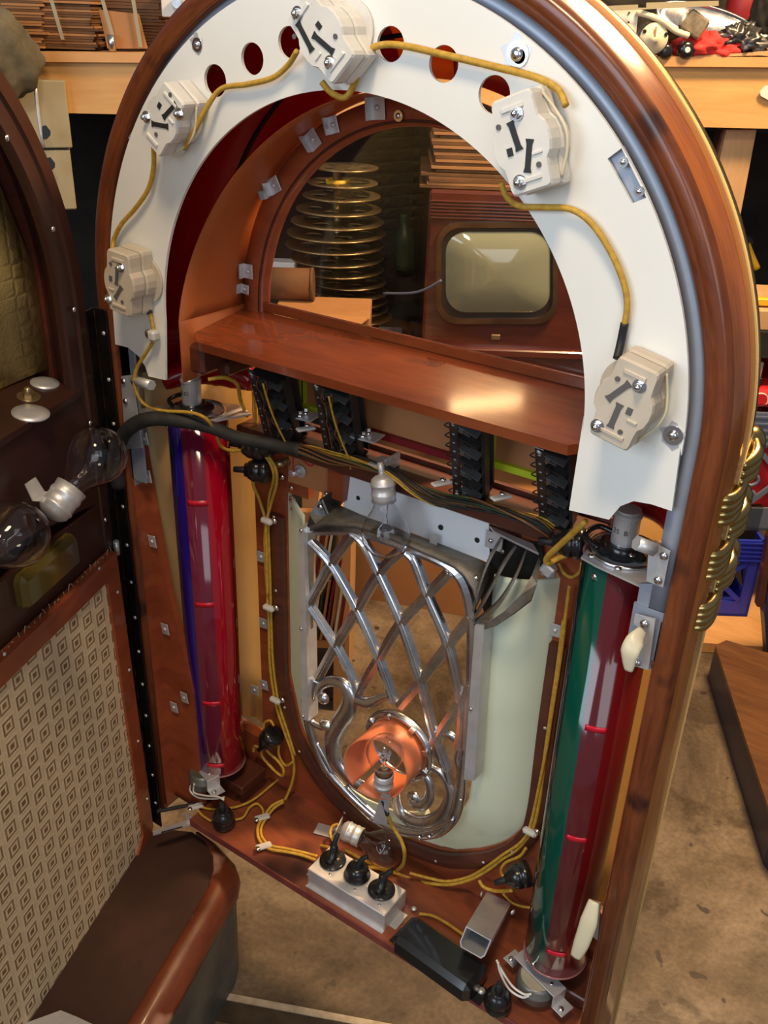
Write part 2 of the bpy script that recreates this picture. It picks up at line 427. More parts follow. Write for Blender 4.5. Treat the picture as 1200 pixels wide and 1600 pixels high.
# red / amber arch shell (front side of the door)
def shell(a0,a1,m,lab,zl=None,zr=None):
    q=MB(); q.ring([(.358,.060),(.352,.085),(.33,.118),(.30,.138),(.262,.150),(.262,.153),(.302,.142),(.334,.121),(.356,.088),(.361,.060)],th0=a0,th1=a1,zl=zl,zr=zr,n=40)
    part('colour_shell',q,m,door,label=lab)
shell(R(99),PI,M_red,'dark red arch shell',zl=-.10); shell(R(86),R(99),M_amber,'amber arch shell'); shell(R(48),R(86),M_red,'dark red arch shell'); shell(R(36),R(48),M_amber,'amber arch shell'); shell(0,R(36),M_red,'dark red arch shell',zr=-.10)
# black stain lines of the shell seam
f=MB(); f.ring([(.300,.134),(.304,.134),(.304,.1375),(.300,.1375)],n=80,zl=-.1,zr=-.1); part('shell_rib',f,M_blackm,door)
# dark wood skirt joining shell and side wall
f=MB(); f.ring([(.344,.012),(.361,.012),(.361,.062),(.357,.062),(.357,.016),(.344,.016)],n=96,zl=-.16,zr=-.16); part('steel_strip',f,M_strip,door,label='blue grey steel strip inside the frame')
f=MB()
for s in(1,-1):
    x0,x1=sorted((s*.3605,s*.330)); f.box(((x0+x1)/2,.0135,-.187),(x1-x0,.003,.055)) if s>0 else f.box((-.3475,.0135,-.14),(.026,.003,.20))
    f.box((s*.359,.035,-.14 if s>0 else -.15),(.003,.044,.15 if s>0 else .2))
f.slab([U(595*0+a,b,.0135) for a,b in [(980*0+1000,912),(1029,912),(1017,1046),(990,1040),(990,970)]],(0,.003,0))
part('lower_strip',f,M_strip,door)
# white arch panel
def oc(x,z,r,n=28): return [Vector((x+r*math.cos(2*PI*k/n),0,z+r*math.sin(2*PI*k/n))) for k in range(n)]
ol=[]
n=90
lb=U(180,538); rb=U(1049.5,798.5)
for k in range(n+1):
    t=PI*k/n; ol.append(Vector((.35*math.cos(t),0,.35*math.sin(t))))
ol+= [U(*q) for q in [(180,538),(200,543),(217,557),(227,573),(232,588),(258,594)]]
il=[]
for k in range(n+1):
    t=PI-PI*k/n; il.append(Vector((.2614*math.cos(t),0,-.005+.2614*math.sin(t))))
rr_=[U(*q) for q in [(912,650),(889,797),(951.5,812),(969,791),(990,783),(1018,788),(1049.5,798.5),(1063,700)]]
outl=ol+il+rr_
# notches where the steel tabs show
holes_px=[(336,126,18,26),(394,92,17,28),(452,66,17,28),(610,69,20,32),(693,100,22,33),(772,148,24,34)]
holes=[]
for x,y,a,b in holes_px:
    c=U(x,y); w=abs(U(x+a,y).x-U(x-a,y).x)/2; h=abs(U(x,y+b).z-U(x,y-b).z)/2; rr=(w+h)/2*.97
    holes.append([c+Vector((rr*math.cos(2*PI*k/28),0,rr*math.sin(2*PI*k/28))) for k in range(28)])
# rectangular cut-outs for the steel tabs
holes.append([U(*q) for q in [(949,248),(971,231.5),(1010,309),(987,318)]])

f=MB(); f.slab(outl,(0,.0035,0),holes); part('arch_panel',f,M_white,door,label='white enamel arch panel with a row of round holes')
f=MB()
for q in ([(945,246),(974,228),(1014,309),(986,322)],[(200,216),(218,226),(226,203),(212,194)]):
    f.slab([U(*p) if False else U(p[0],p[1],.005) for p in q],(0,.0025,0))
part('steel_tab',f,M_strip,door)
def screw(mb,c,r=.0035,d=(0,-1,0),mi=0):
    c=Vector(c); d=Vector(d).normalized()
    mb.rev(c,d,[(r,0),(r*.96,r*.25),(r*.7,r*.5),(r*.3,r*.6),(0.0001,r*.62)],12,False,True,mi)
for x,y,r in [(974,253,.0042),(999,299,.0042),(309,70,.0065),(809,85,.010),(812,88,.0055),(1052,680,.0085),(232,523,.005),(623,181,.0055)]:
    q=MB(); c=U(x,y,.0 if (x,y)!=(623,181) else .129); q.cyl(c,c+Vector((0,-.0012,0)),r,n=20); screw(q,c+Vector((0,-.0012,0)),r*.55); 
    part('washer_screw',q,M_steel,door)
# worn spots in the enamel
q=MB()
for x,y,r in [(806,86,.0125),(307,68,.008),(1050,681,.010)]:
    c=U(x,y,-.0002); q.add([c]+[c+Vector((r*(1+.3*math.sin(k*2.3))*math.cos(2*PI*k/14),0,r*1.1*(1+.25*math.cos(k*1.7))*math.sin(2*PI*k/14))) for k in range(14)],[(0,1+k,1+(k+1)%14) for k in range(14)])
part('enamel_chip',q,M_alu,door)
# orange liner sheet
def liner(i,j):
    t=PI*1.0-(PI)*i; y=.022+.063*math.sin(min(1,abs(math.cos(t)*1.0)) *0+ (PI/2)*(1-abs(math.cos(t)))**.55)
    yy=y+(.138-y)*j; rad=.261 - .001*j; return Vector((rad*math.cos(t),yy,-.01+rad*math.sin(t)))
f=MB(); f.sheet(liner,60,4,.0012); 
f.sheet(lambda i,j: Vector((-.261,.022+.116*j,-.01-.075*i)),2,4,-.0012); f.sheet(lambda i,j: Vector((.261,.022+.116*j,-.01-.05*i)),2,4,.0012)
part('arch_liner',f,M_orange,door,label='orange plastic liner curving round the window')
# window ring, pane
f=MB(); f.ring([(.2585,.131),(.2585,.152),(.232,.152),(.229,.145),(.2295,.138),(.233,.134),(.240,.131)],zc=-.012,zl=-.035,zr=-.035,n=80)
part('window_ring',f,M_board,door)
f=MB(); f.ring([(.2335,.1325),(.2365,.1325),(.2365,.1345),(.2335,.1345)],zc=-.012,n=80,zl=-.03,zr=-.03); part('window_bead',f,M_boardd,door)
f=MB(); pl=[Vector((.232*math.cos(PI*k/60),.1455,-.012+.232*math.sin(PI*k/60))) for k in range(61)]+[Vector((-.232,.1455,-.05)),Vector((.232,.1455,-.05))]
f.slab(pl,(0,.003,0)); part('window_pane',f,M_pane,door,label='clear arched window glass')
# clips on the window ring
for x,y,w,h,an in [(388,424,.014,.018,0),(383,452,.012,.012,.1),(428,290,.017,.018,-.5),(416,297,.010,.018,-.5),(489,218,.016,.020,-.7),(521,195,.012,.018,-.3),(590,168,.018,.024,-.1)]:
    q=MB(); c=U(x,y,.1285); M=Matrix.Rotation(an,3,'Y'); q.box(c,(w,.0018,h),M,.0004); q.box(c+M@Vector((-w*.5,-.004,0)),(.0015,.010,h),M)
    screw(q,c+Vector((0,-.0015,0)),.003); part('clip',q,M_alu,door)
# sloping shelf under the window
f=MB(); s0=[(-.239,.028,-.031),(.238,.028,-.031),(.262,.05,-.027),(.262,.136,-.016),(-.262,.136,-.016),(-.262,.045,-.028)]
f.slab([Vector(p) for p in s0],(0,.001,-.011)); part('sill_board',f,M_shelf,door,label='polished sloping sill board under the window')
f=MB(); f.box((0,.139,-.010),(.50,.006,.012),None,.001); part('sill_moulding',f,M_shelf,door)
f=MB(); f.box((-.252,.085,-.058),(.024,.10,.036),None,.004); f.box((-.238,.10,-.075),(.018,.07,.018),None,.004); f.box((.262,.085,-.058),(.024,.10,.036),None,.004)
part('sill_bracket',f,M_boardd,door)
# recessed boxes behind selector racks: back wall with tan cards
f=MB(); f.box((0,.150,-.035),(.52,.012,.02)); f.box((0,.122,-.171),(.50,.05,.020),None,.002); f.box((0,.150,-.190),(.50,.006,.07))
part('rail_board',f,M_boardd,door,label='dark rail carrying the selector racks')
for (qq,ex,nm) in [([(478,560),(536,580),(536,650),(488,632)],M_lime,'lime edged tan card'),([(566,590),(703,628),(703,705),(578,672)],M_redcard,'dark red edged tan card'),([(778,655),(860,672),(860,745),(786,722)],M_lime,'lime edged tan card'),([(440,565),(466,570),(470,636),(452,630)],M_lime,'lime edged tan card')]:
    P=[U(*p,.140) for p in qq]; cx=sum(p.x for p in P)/4; cz=sum(p.z for p in P)/4
    x0=min(P[0].x,P[3].x);x1=max(P[1].x,P[2].x);z0=(P[2].z+P[3].z)/2;z1=P[0].z+.02
    q=MB(); q.box(((x0+x1)/2,.143,(z0+z1)/2),(x1-x0,.003,z1-z0)); k=part('title_card',q,M_tan,door,label=nm)
    q=MB(); q.box((x0-.003,.141,(z0+z1)/2),(.005,.007,z1-z0+.008)); q.box(((x0+x1)/2,.139,z0-.003),(x1-x0+.01,.010,.008)); q.box((x1+.003,.141,(z0+z1)/2),(.005,.007,z1-z0+.008)); part('card_edge',q,ex,k)
# lower front board with U shaped opening
yb=.142
def upx(l): return [U(x,y,yb) for x,y in l]
Lx=-.255; OX=.204; zt=-.29
r=.17; zc_=-.585
opx=[(457,1057),(462,1100),(470,1137),(483,1165),(500,1195),(520,1224),(550,1256),(600,1293),(653,1315),(685,1326),(713,1330),(755,1327),(780,1320),(797,1311),(812,1298),(822,1282),(830,1245),(837,1190),(843,1130)]
cur=[U(x,y,yb) for x,y in opx]; cur[0].x=-OX; cur[-1].x=OX
op=[Vector((-.165,yb,-.205)),Vector((-.165,yb,-.262)),Vector((-OX,yb,-.262))]+cur+[Vector((OX,yb,-.245)),Vector((OX-.012,yb,-.232)),Vector((.15,yb,-.228)),Vector((.15,yb,-.205))]
out=[Vector((-.262,yb,-.19)),Vector((-.262,yb,-.812)),Vector((.262,yb,-.812)),Vector((.262,yb,-.19))]
f=MB(); f.slab(out,(0,.012,0),[op]); part('front_board',f,M_board,door,label='red brown front board with U shaped opening')
# moulded rim round the opening
ctr_=Vector((0,yb,-.56)); cen=[(-OX-.012,.136,-.30),(-OX-.012,.136,-.45)]+[tuple(Vector((v.x,.136,v.z))+Vector((v.x,0,min(0,v.z+.56))).normalized()*.012) for v in cur]+[(OX+.012,.136,-.33)]
f=MB(); f.tube(cen,.013,6,3,False,flat=((0,1,0),.55)); part('opening_rim',f,M_boardd,door)
f=MB()
for i in (0,1,3,5,8,11,13,15,17,18): screw(f,Vector(cen[min(i,len(cen)-1)])+Vector((0,-.007,0)),.0022)
screw(f,(-OX-.012,.129,-.42),.0022); screw(f,(OX+.012,.129,-.45),.0022); part('rim_nail',f,M_alu,door)
# mint half round plastic pilasters forming the U behind the grille
def trough(u,v):
    # u along path, v across
    L1=.38; 
    if u<.36: p=u/.36; c=Vector((-1,0,0)); base=Vector((0,0,-.262+(cur[0].z+.262)*p)); dr=c
    elif u>.64: p=(u-.64)/.36; dr=Vector((1,0,0)); base=Vector((0,0,cur[-1].z+(-.245-cur[-1].z)*p))
    else:
        kk=(u-.36)/.28*(len(cur)-1); i0=min(int(kk),len(cur)-2); c_=cur[i0].lerp(cur[i0+1],kk-i0); base=Vector((c_.x,0,c_.z)); dr=Vector((c_.x,0,min(0,c_.z+.56))).normalized(); base-=dr*.2045
    k=max(0,min(1,1-abs(u-.5)/.2)); rt=1 if u>.5 else 0; kb=max(0,min(1,(u-.44)/.1))*k; rin=(.140+.045*k)*(1-kb)+.105*kb; rad=.2075+(rin-.2075)*v; sl=.046 if rt else .046*(1-k)+.004*k; y=.150-sl*v-(.012*math.sin(PI*v)*(1-k) if rt else 0)
    return base+dr*rad+Vector((0,y,0))
f=MB(); f.sheet(trough,72,12,.002); part('pilaster_plastic',f,M_mint,door,label='pale mint moulded plastic round the grille')
f=MB(); f.tube([(.135,.139,-.655),(.15,.150,-.632),(.17,.160,-.625),(.185,.158,-.632),(.200,.146,-.66)],.0016,6); 
f.box((.152,.145,-.632),(.006,.006,.006)); f.box((.185,.150,-.634),(.006,.006,.006)); part('plastic_joint',f,M_alu,door)
f=MB(); f.tube([(-.208,.139,-.60),(-.19,.150,-.605),(-.17,.150,-.61)],.0012,6); part('plastic_joint',f,M_alu,door)
# side channels: cream pilasters behind the colour tubes, flanges, inner walls
for s in(-1,1):
    def ch(u,v,s=s):
        k_=v*6; i_=min(int(k_),5); p_=[(.262,.147),(.270,.160),(.300,.168),(.330,.155),(.350,.120),(.3575,.080),(.3585,.042)]; a_,b_=p_[i_],p_[i_+1]; f_=k_-i_; return Vector((s*(a_[0]+(b_[0]-a_[0])*f_),a_[1]+(b_[1]-a_[1])*f_,-.10-.62*u))
    f=MB(); f.sheet(ch,6,18,.002*s); part('side_plastic',f,M_creamp,door,label='cream curved side plastic, %s side'%('hinge' if s<0 else 'latch'))
    f=MB(); f.sheet(lambda u,v,s=s: Vector((s*(.268-.006*v),.150+.004*v,-.12-.60*u)),2,2,.001); part('amber_strip',f,M_amber,door)
    f=MB(); f.box((s*.3595,.0285,-.50),(.003,.033,.66)); f.box((s*.31,.150,-.775),(.11,.02,.09)); part('side_wall',f,M_board,door)
fl=[Vector((-.3600,.030,-.16)),Vector((-.3600,.030,-.83)),Vector((-.262,.030,-.83)),Vector((-.262,.030,-.80)),Vector((-.290,.030,-.72)),Vector((-.290,.030,-.60)),U(300,1080,.03),U(262,920,.03),U(228,740,.03),Vector((-.356,.030,-.16))]
fl=[Vector((-.3590,.030,-.17)),U(226,720,.03),U(262,920,.03),U(302,1085,.03),Vector((-.296,.030,-.72)),Vector((-.296,.030,-.815)),Vector((-.3590,.030,-.815))]
f=MB(); f.slab(fl,(0,.010,0)); part('flange_board',f,M_board,door)

for x,y in [(230,744),(238,846),(258,983),(272,1105),(288,1090),(225,685)]:
    q=MB(); c=U(x,y,.026); q.box(c,(.014,.0016,.018),Matrix.Rotation(-.15,3,'Y'),.0004); screw(q,c+Vector((0,-.001,0)),.0028); part('clip',q,M_alu,door)
for x,y in [(408,870),(412,974),(412,1070),(398,1078),(855,890),(868,985),(858,1146)]:
    q=MB(); c=U(x,y,.139); q.box(c,(.016,.0016,.017),Matrix.Rotation(-.12,3,'Y'),.0004); screw(q,c+Vector((0,-.001,0)),.0028); part('clip',q,M_alu,door)
# bottom board
f=MB(); f.slab([Vector((-.292,.0,-.808)),Vector((.362,.0,-.808)),Vector((.362,.150,-.808)),Vector((-.292,.150,-.808))],(0,0,-.012)); k=part('bottom_board',f,M_bot,door)
f=MB(); f.box((.035,-.0012,-.814),(.654,.002,.0135),None,.0005); part('board_edge',f,M_botedge,door)
f=MB(); f.box((-.325,.09,-.815),(.07,.12,.012)); f.box((-.287,.092,-.772),(.095,.058,.018),None,.002); f.box((-.295,.094,-.795),(.07,.05,.03)); part('tube_shelf',f,M_boardd,door)
f=MB(); f.box((.303,.092,-.790),(.09,.062,.018),None,.002); part('tube_shelf',f,M_boardd,door)
# tan plate with two nipples (volume of the left of the racks)
f=MB(); P=[U(*q,.138) for q in [(452,690),(515,708),(511,772),(450,752)]]; f.slab(P,(0,.003,0)); k=part('terminal_plate',f,M_tan,door)
f=MB(); 
for x,y,r in [(440,745,.005),(499,717,.0045),(455,762,.0035),(510,772,.004),(457,780,.0055),(458,795,.004)]: screw(f,U(x,y,.136),r)
part('washer_screw',f,M_steel,k)
for x,y,c in [(448,722,M_brass),(470,736,M_alu)]:
    q=MB(); c0=U(x,y,.136); q.cyl(c0,c0+Vector((-.004,-.016,.001)),.0045,n=12); q.cyl(c0,c0+Vector((0,-.002,0)),.009 if c is M_alu else .006,n=16); part('terminal_post',q,c,k)
f=MB(); f.tube([U(*q,.122) for q in [(459,741),(458,716),(466,711),(474,720),(486,728),(494,718),(491,708)]],.0011,6); part('wire',f,M_wirer,k,label='red wire')
f=MB(); c=U(528,757,.128); f.box(c+Vector((0,.006,0)),(.026,.024,.040),None,.001); part('block',f,M_board,door)
# latch side steel plates and levers
def plate(px,y,m,nm,th=.002,par=door,lab=None):
    q=MB(); q.slab([U(a,b,y) for a,b in px],(0,th,0)); return part(nm,q,m,par,label=lab)
k=plate([(1014,846),(1047,862),(1036,918),(1010,908)],.006,M_alu,'latch_plate'); q=MB(); screw(q,U(1037,869,.005),.004); screw(q,U(1028,907,.005),.004); part('screw',q,M_steel,k)
k=plate([(992,960),(1024,968),(1013,1047),(988,1040),(996,980),(990,975)],.004,M_alu,'latch_plate'); q=MB(); screw(q,U(1007,975,.003),.0045); screw(q,U(996,1036,.003),.0035); part('screw',q,M_steel,k)
q=MB(); q.tube([U(1004,985,-.004),U(992,1002,-.016),U(984,1020,-.022),U(982,1048,-.020)],[.005,.009,.009,.004],10,flat=((0,1,.3),.35)); part('latch_lever',q,M_ivory,k)
k=plate([(926,1408),(938,1412),(934,1470),(922,1460)],.012,M_alu,'latch_plate')
q=MB(); q.tube([U(928,1408,.0),U(920,1440,-.008),U(908,1475,-.012),U(899,1495,-.012)],[.006,.010,.009,.006],10,flat=((0,1,.3),.35)); part('latch_lever',q,M_ivory,k)
# upper tube bracket on hinge side, vertical angle pieces
k=plate([(189,588),(205,586),(222,700),(196,702)],.004,M_alu,'hinge_bracket'); q=MB(); screw(q,U(193,596,.003),.004); screw(q,U(196,627,.003),.004); part('screw',q,M_steel,k)
q=MB(); q.cyl(U(210,594,-.002),U(237,602,-.006),.0065,n=6); part('spacer',q,M_alu,door,label='aluminium spacer'); 
q=MB(); q.cyl(U(994,848,-.012),U(1022,858,.0),.007,n=6); part('spacer',q,M_alu,door)
# brass side castings on the latch side
for (zz) in (-.045,-.100,-.155):
    q=MB()
    for i in range(4):
        z=zz-.0155+.0075*i*.95
        q.tube([(.370,.022,z-.002),(.388,.026,z),(.392,.045,z+.002),(.386,.075,z+.010),(.362,.115,z+.020)],[.0035,.0055,.0055,.005,.003],10,5)
    for i in range(3): q.tube([(.389,.05,zz+.012+.008*i),(.393,.075,zz+.018+.008*i),(.375,.110,zz+.028+.008*i)],[.004,.007,.004],10,5)
    q.ball((.383,.095,zz+.032),.016,14,10,(.8,1,1.1))
    k=part('side_casting',q,M_gold,door,label='ribbed brass side casting')
# embossed lines low on the outer side
q=MB()
for i in range(5): q.tube([(.3835,.05,-.70-.02*i),(.386,.06,-.69-.02*i),(.378,.08,-.675-.02*i)],.002,6,3)
part('carved_rib',q,M_side,door)
# ================================================================ piano hinge
h=thing('piano_hinge','long black piano hinge joining the door to the brown cabinet','hinge',(-.385,-.004,-.87))
f=MB(); f.box((-.3735,.0,-.44),(.021,.0025,.86),None,.0005); part('leaf',f,M_hinge,h)
f=MB(); c=HG+CD*.012; f.box((c.x,c.y,-.44),(.018,.0025,.86),Matrix.Rotation(-CA,3,'Z'),.0005); part('leaf',f,M_hinge,h)
f=MB()
for i in range(20):
    z=-.015-.043*i; f.cyl((-.388,-.003,z-.0415),(-.388,-.003,z),.0042,n=10)
part('knuckles',f,M_hinge,h)
f=MB()
for i in range(14): screw(f,(-.3700,-.0015,-.04-.060*i),.0028)
part('hinge_screw',f,M_alu,h)

for s in (-1,1):
    q=MB(); q.tube([(s*.352,.07,-.118),(s*.33,.105,-.105),(s*.30,.122,-.100),(s*.27,.128,-.104),(s*.245,.130,-.112)],[.012,.022,.026,.022,.012],16,6); part('red_cap',q,M_red,door,label='red plastic cap above the side plastic')
# ================================================================ CHROME GRILLE
g=thing('lattice_grille','worn chrome lattice grille with scrolls in the lower door opening','grille',(0,.09,-.80))
YG=.090
def G(X,Y,y=YG): return U(380+X/2.3077,700+Y/2.3077,y)      # first zoom sheet
def H(X,Y,y=YG): return U(380+X/2.4,1040+Y/2.4,y)           # second zoom sheet
def bar(mb,pts,w,y=YG,ext=True):
    P=[]; m=len(pts)
    Q=[p if len(p)==3 else (*p,) for p in pts]
    mb.tube(Q,w,6,5,False,flat=((0,1,0),.9))
f=MB(); w=.0074
bars=[[(243,335),(318,418),(412,583),(490,760),(545,915)],[(398,308),(440,350),(490,452),(570,630),(640,840),(690,1030),(735,1160)],[(590,375),(620,410),(665,530),(740,710),(785,915),(790,1010),(775,1080)],
 [(243,570),(335,712),(385,810),(412,880)],[(395,310),(318,418),(240,560)],[(570,368),(490,452),(412,583),(335,712),(270,830)],[(745,445),(665,530),(570,630),(490,760),(415,885)],[(822,610),(740,710),(640,840),(565,930)],[(822,850),(785,915),(705,1035)]]
for b in bars: bar(f,[G(*q) for q in b],w)
for b in bars:                       # bright ridge line along each bar
    f.tube([G(*q,YG-.0045) for q in b],.0016,6,5,False)
part('lattice',f,M_chrome,g)
# outer frame casting
f=MB()
f.tube([G(*q) for q in [(245,300),(238,420),(236,600),(238,800),(240,960)]],.0065,6,4,False,flat=((0,1,0),.9))
f.tube([G(*q) for q in [(240,300),(290,296),(400,298),(500,325),(600,362),(700,402),(760,440),(800,500),(822,600),(826,700),(822,850),(806,1000),(800,1080)]],.0070,6,4,False,flat=((0,1,0),.9))
f.tube([H(*q) for q in [(845,140),(835,260),(822,380),(812,480),(790,560),(740,615),(680,632),(600,622),(520,590),(440,525),(370,455),(310,385),(270,300),(245,210),(235,130)]],[.006]*3+[.009]*6+[.008]*6,8,4,True,flat=((0,1,0),.7))
f.tube([H(*q,.084) for q in [(790,575),(740,600),(680,618),(600,606),(520,572),(450,515),(385,450)]],.003,6,4)
part('outer_rim',f,M_chrome,g)
f=MB()
for q,c in (([(197,288),(218,292),(236,985),(212,978)],0),([(835,640),(868,640),(833,1200),(795,1196)],1)):
    P=[G(*p,.078) for p in q]; f.slab(P,(0,.022,0))
P=[H(*p,.078) for p in [(850,60),(886,0),(830,520),(805,515)]]
k=part('side_channel',f,M_alu,g,label='dull steel side channel')
f=MB()
for X,Y in [(208,298),(208,652),(215,968),(820,942)]: screw(f,G(X,Y,.077),.0026)
screw(f,H(815,505,.077),.0026); screw(f,H(660,645,.082),.004); screw(f,H(697,643,.082),.004); part('screw',f,M_steel,g)
# scrolls
f=MB()
f.tube([H(*q) for q in [(298,122),(283,98),(295,72),(335,58),(378,72),(402,115),(395,165),(362,218),(338,275),(345,345),(388,408),(445,452),(495,468)]],[.006,.0065,.007,.0085,.0105,.013,.0145,.0145,.015,.0145,.013,.012,.009],10,5,flat=((0,1,0),.65))
f.ball(H(300,122,.087),.0095,12,8,(1,.7,1))
f.tube([H(*q) for q in [(262,78),(250,130),(245,190),(262,215),(300,232),(335,222)]],[.006,.007,.009,.006,.006,.009],10,5,flat=((0,1,0),.65)); f.ball(H(312,222,.087),.010,12,8,(1.2,.7,.8))
f.tube([H(*q) for q in [(272,50),(262,78),(252,120)]],.008,8,4,flat=((0,1,0),.65))
f.tube([H(*q) for q in [(395,110),(430,130),(470,140),(520,120),(560,112)]],[.006,.010,.009,.006,.004],10,5,flat=((0,1,0),.6))
f.tube([H(*q) for q in [(272,290),(300,340),(330,400),(335,425)]],.0055,8,5,flat=((0,1,0),.65))
part('scroll',f,M_chrome,g,label='large left scroll')
f=MB()
f.tube([H(*q) for q in [(628,478),(635,510),(665,525),(695,500),(700,455),(680,412),(640,398)]],[.004,.008,.009,.0085,.008,.007,.004],10,5,flat=((0,1,0),.65)); f.ball(H(642,492,.087),.0085,12,8,(1,.7,1))
f.tube([H(*q) for q in [(690,378),(735,398),(768,445),(775,500),(748,560),(690,590),(630,580),(585,540),(572,480),(590,430)]],[.005,.006,.007,.0085,.011,.012,.012,.010,.008,.005],10,5,flat=((0,1,0),.65))
f.tube([H(*q) for q in [(735,248),(722,290),(735,340),(758,390),(772,440)]],[.008,.010,.008,.006,.006],10,5,flat=((0,1,0),.65))
f.tube([H(*q) for q in [(740,255),(780,262),(808,300),(800,350),(812,400),(805,470),(790,540)]],[.006,.007,.004,.004,.005,.004,.006],10,5,flat=((0,1,0),.65))
f.tube([H(*q) for q in [(800,555),(770,540),(745,560)]],.006,8,4,flat=((0,1,0),.65))
part('scroll',f,M_chrome,g,label='smaller right spiral scroll')
# lamp ring
cr=H(585,300,.09); cc=Vector((cr.x,.09,cr.z)); RR=.0495
f=MB(); f.tube([cc+Vector((RR*math.cos(2*PI*k/20),0,RR*math.sin(2*PI*k/20))) for k in range(20)],.0055,8,3,True,flat=((0,1,0),1.2),closed=True)
for a in (20,62,110,150,340,300): 
    p=cc+Vector(((RR-.001)*math.cos(R(a)),-.007,(RR-.001)*math.sin(R(a)))); f.box(p,(.009,.005,.009),Matrix.Rotation(-R(a),3,'Y'),.001)
part('lamp_ring',f,M_chrome,g)
def orng(i,j):
    t=R(-118)+R(350)*i; y0=.022+.022*(.5-.5*math.cos(t-R(215)))
    return cc+Vector((.044*math.cos(t),-.09+y0+(.086-y0)*j,.044*math.sin(t)))
f=MB(); f.sheet(orng,48,4,.0009); part('lamp_shade',f,M_orange2,g,label='salmon coloured rolled film shade')
# top ledge casting with slots
fr=[(240,285),(290,268),(400,272),(480,296),(600,345),(700,388),(760,418),(800,455),(830,500),(842,560)]
bk=[(310,190),(345,205),(420,238),(500,268),(600,305),(700,342),(780,372),(850,400),(888,420),(900,430)]
f=MB(); A=[G(*q,.084) for q in fr]; Bk=[G(*q,.128) for q in bk]; n=len(fr)
top=A+Bk; dz=Vector((0,0,-.006)); vs=top+[v+dz for v in top]; fs=[]
for i in range(n-1): fs+=[(i,i+1,n+i+1,n+i),(2*n+i,3*n+i,3*n+i+1,2*n+i+1),(i,2*n+i,2*n+i+1,i+1),(n+i,n+i+1,3*n+i+1,3*n+i)]
fs+=[(0,n,3*n,2*n),(n-1,3*n-1,4*n-1,2*n-1)]
f.add(vs,fs,True); 
for i in range(7):
    pass
part('top_ledge',f,M_cast,g,label='stained grey top ledge')
f=MB()
for X,Y in [(303,268),(838,470),(672,372)]: screw(f,G(X,Y,.095),.0038)
part('screw',f,M_steel,g)
q=MB(); q.box(G(686,338,.118),(.010,.0015,.020),None,.0003); q.box(G(675,370,.106),(.016,.012,.0015)); part('clip',q,M_alu,g)
# white reflector
f=MB(); rp=[(372,62),(470,66),(600,130),(680,172),(760,190),(888,212),(886,290),(888,380),(880,412),(640,318),(360,218),(365,140)]
def G2(X,Y): 
    t=max(0,min(1,(Y-62-(X-372)*.30)/190)); return G(X,Y,.139-.012*t)
f.slab([G2(*q) for q in rp],(0,.0012,0)); rf=part('reflector',f,M_refl,g,label='white painted reflector sheet')
f=MB()
for X,Y,r in [(418,100,.005),(415,180,.003),(713,286,.0036),(856,244,.0034),(844,332,.0034),(812,215,.002)]:
    c=G2(X,Y); f.cyl(c+Vector((0,-.0008,0)),c+Vector((0,-.0002,0)),r,n=14)
part('mounting_hole',f,M_ink,rf)
# side louvre castings
def louvre(base,tip,flip,lab):
    q=MB()
    for i in range(4):
        t=i/3
        b0=G(*base[0]).lerp(G(*base[1]),t)  if False else None
    return q
f=MB()   # right louvre: curved plates running from the grille corner up to the board
def leafplate(mb,a,dep,th=.0022):
    P=[G(X,Y,d) for X,Y,d in a]; Q=[]
    for i in range(len(P)-1):
        g_=lambda j:P[max(0,min(len(P)-1,j))]
        A,B_,C_,D_=g_(i-1),g_(i),g_(i+1),g_(i+2)
        for k in range(6):
            t=k/6; Q.append(.5*((2*B_)+(C_-A)*t+(2*A-5*B_+4*C_-D_)*t*t+(3*B_-3*C_+D_-A)*t**3))
    Q.append(P[-1]); n_=len(Q)-1
    mb.sheet(lambda u,v: Q[int(round(u*n_))]+Vector((-.30,.80,.12)).normalized()*dep*v*(.35+.65*math.sin(PI*min(1,.15+u*.85))),n_,1,th)
for a,dp_ in [([(826,615,.088),(850,520,.085),(885,420,.095),(935,330,.118)],.018),([(832,628,.086),(880,545,.082),(935,440,.092),(985,360,.118)],.016),([(836,642,.084),(920,575,.076),(985,470,.090),(1022,375,.122)],.014)]: leafplate(f,a,dp_)
lv=part('louvre',f,M_cast,g,label='grey curved louvre at the right corner')
f=MB(); A_=[G(*q) for q in [(833,640,.086),(880,630,.078),(940,590,.072),(1000,530,.078),(1040,460,.10),(1066,395,.125)]]; B__=[G(*q) for q in [(836,665,.086),(905,645,.074),(970,600,.068),(1035,548,.074),(1060,490,.095),(1072,410,.122)]]
n_=len(A_); f.sheet(lambda u,v:A_[int(round(u*(n_-1)))].lerp(B__[int(round(u*(n_-1)))],v),n_-1,1,.003,False); part('outer_wall',f,M_cast,lv)
f=MB(); f.slab([G(*q,.136) for q in [(870,600),(960,600),(1020,540),(1055,470),(1075,400),(1040,345),(930,310),(880,400),(850,520)]],(0,.002,0)); part('louvre_back',f,M_dark,lv)
f=MB(); f.slab([G(888,280,.125),G(905,300,.115),G(1065,378,.118),G(1045,345,.130)],(0,.001,-.0035)); f.box(G(905,335,.13),(.022,.002,.022)); part('louvre_cap',f,M_alu,lv)
f=MB(); f.box(G(985,375,.137),(.07,.003,.03),Matrix.Rotation(-.25,3,'Y')); part('upper_back',f,M_blackm,lv)
f=MB(); screw(f,G(892,335,.128),.003); screw(f,G(934,372,.128),.003); part('screw',f,M_steel,lv)
f=MB()   # left louvre seen edge on
f.slab([G(*q) for q in [(230,285,.086),(240,240,.094),(275,185,.108),(330,150,.125),(362,130,.136),(362,180,.136),(330,225,.128),(300,245,.105),(262,280,.088)]],(.002,.004,0)); lv=part('louvre',f,M_gun,g,label='dark louvre at the left corner')
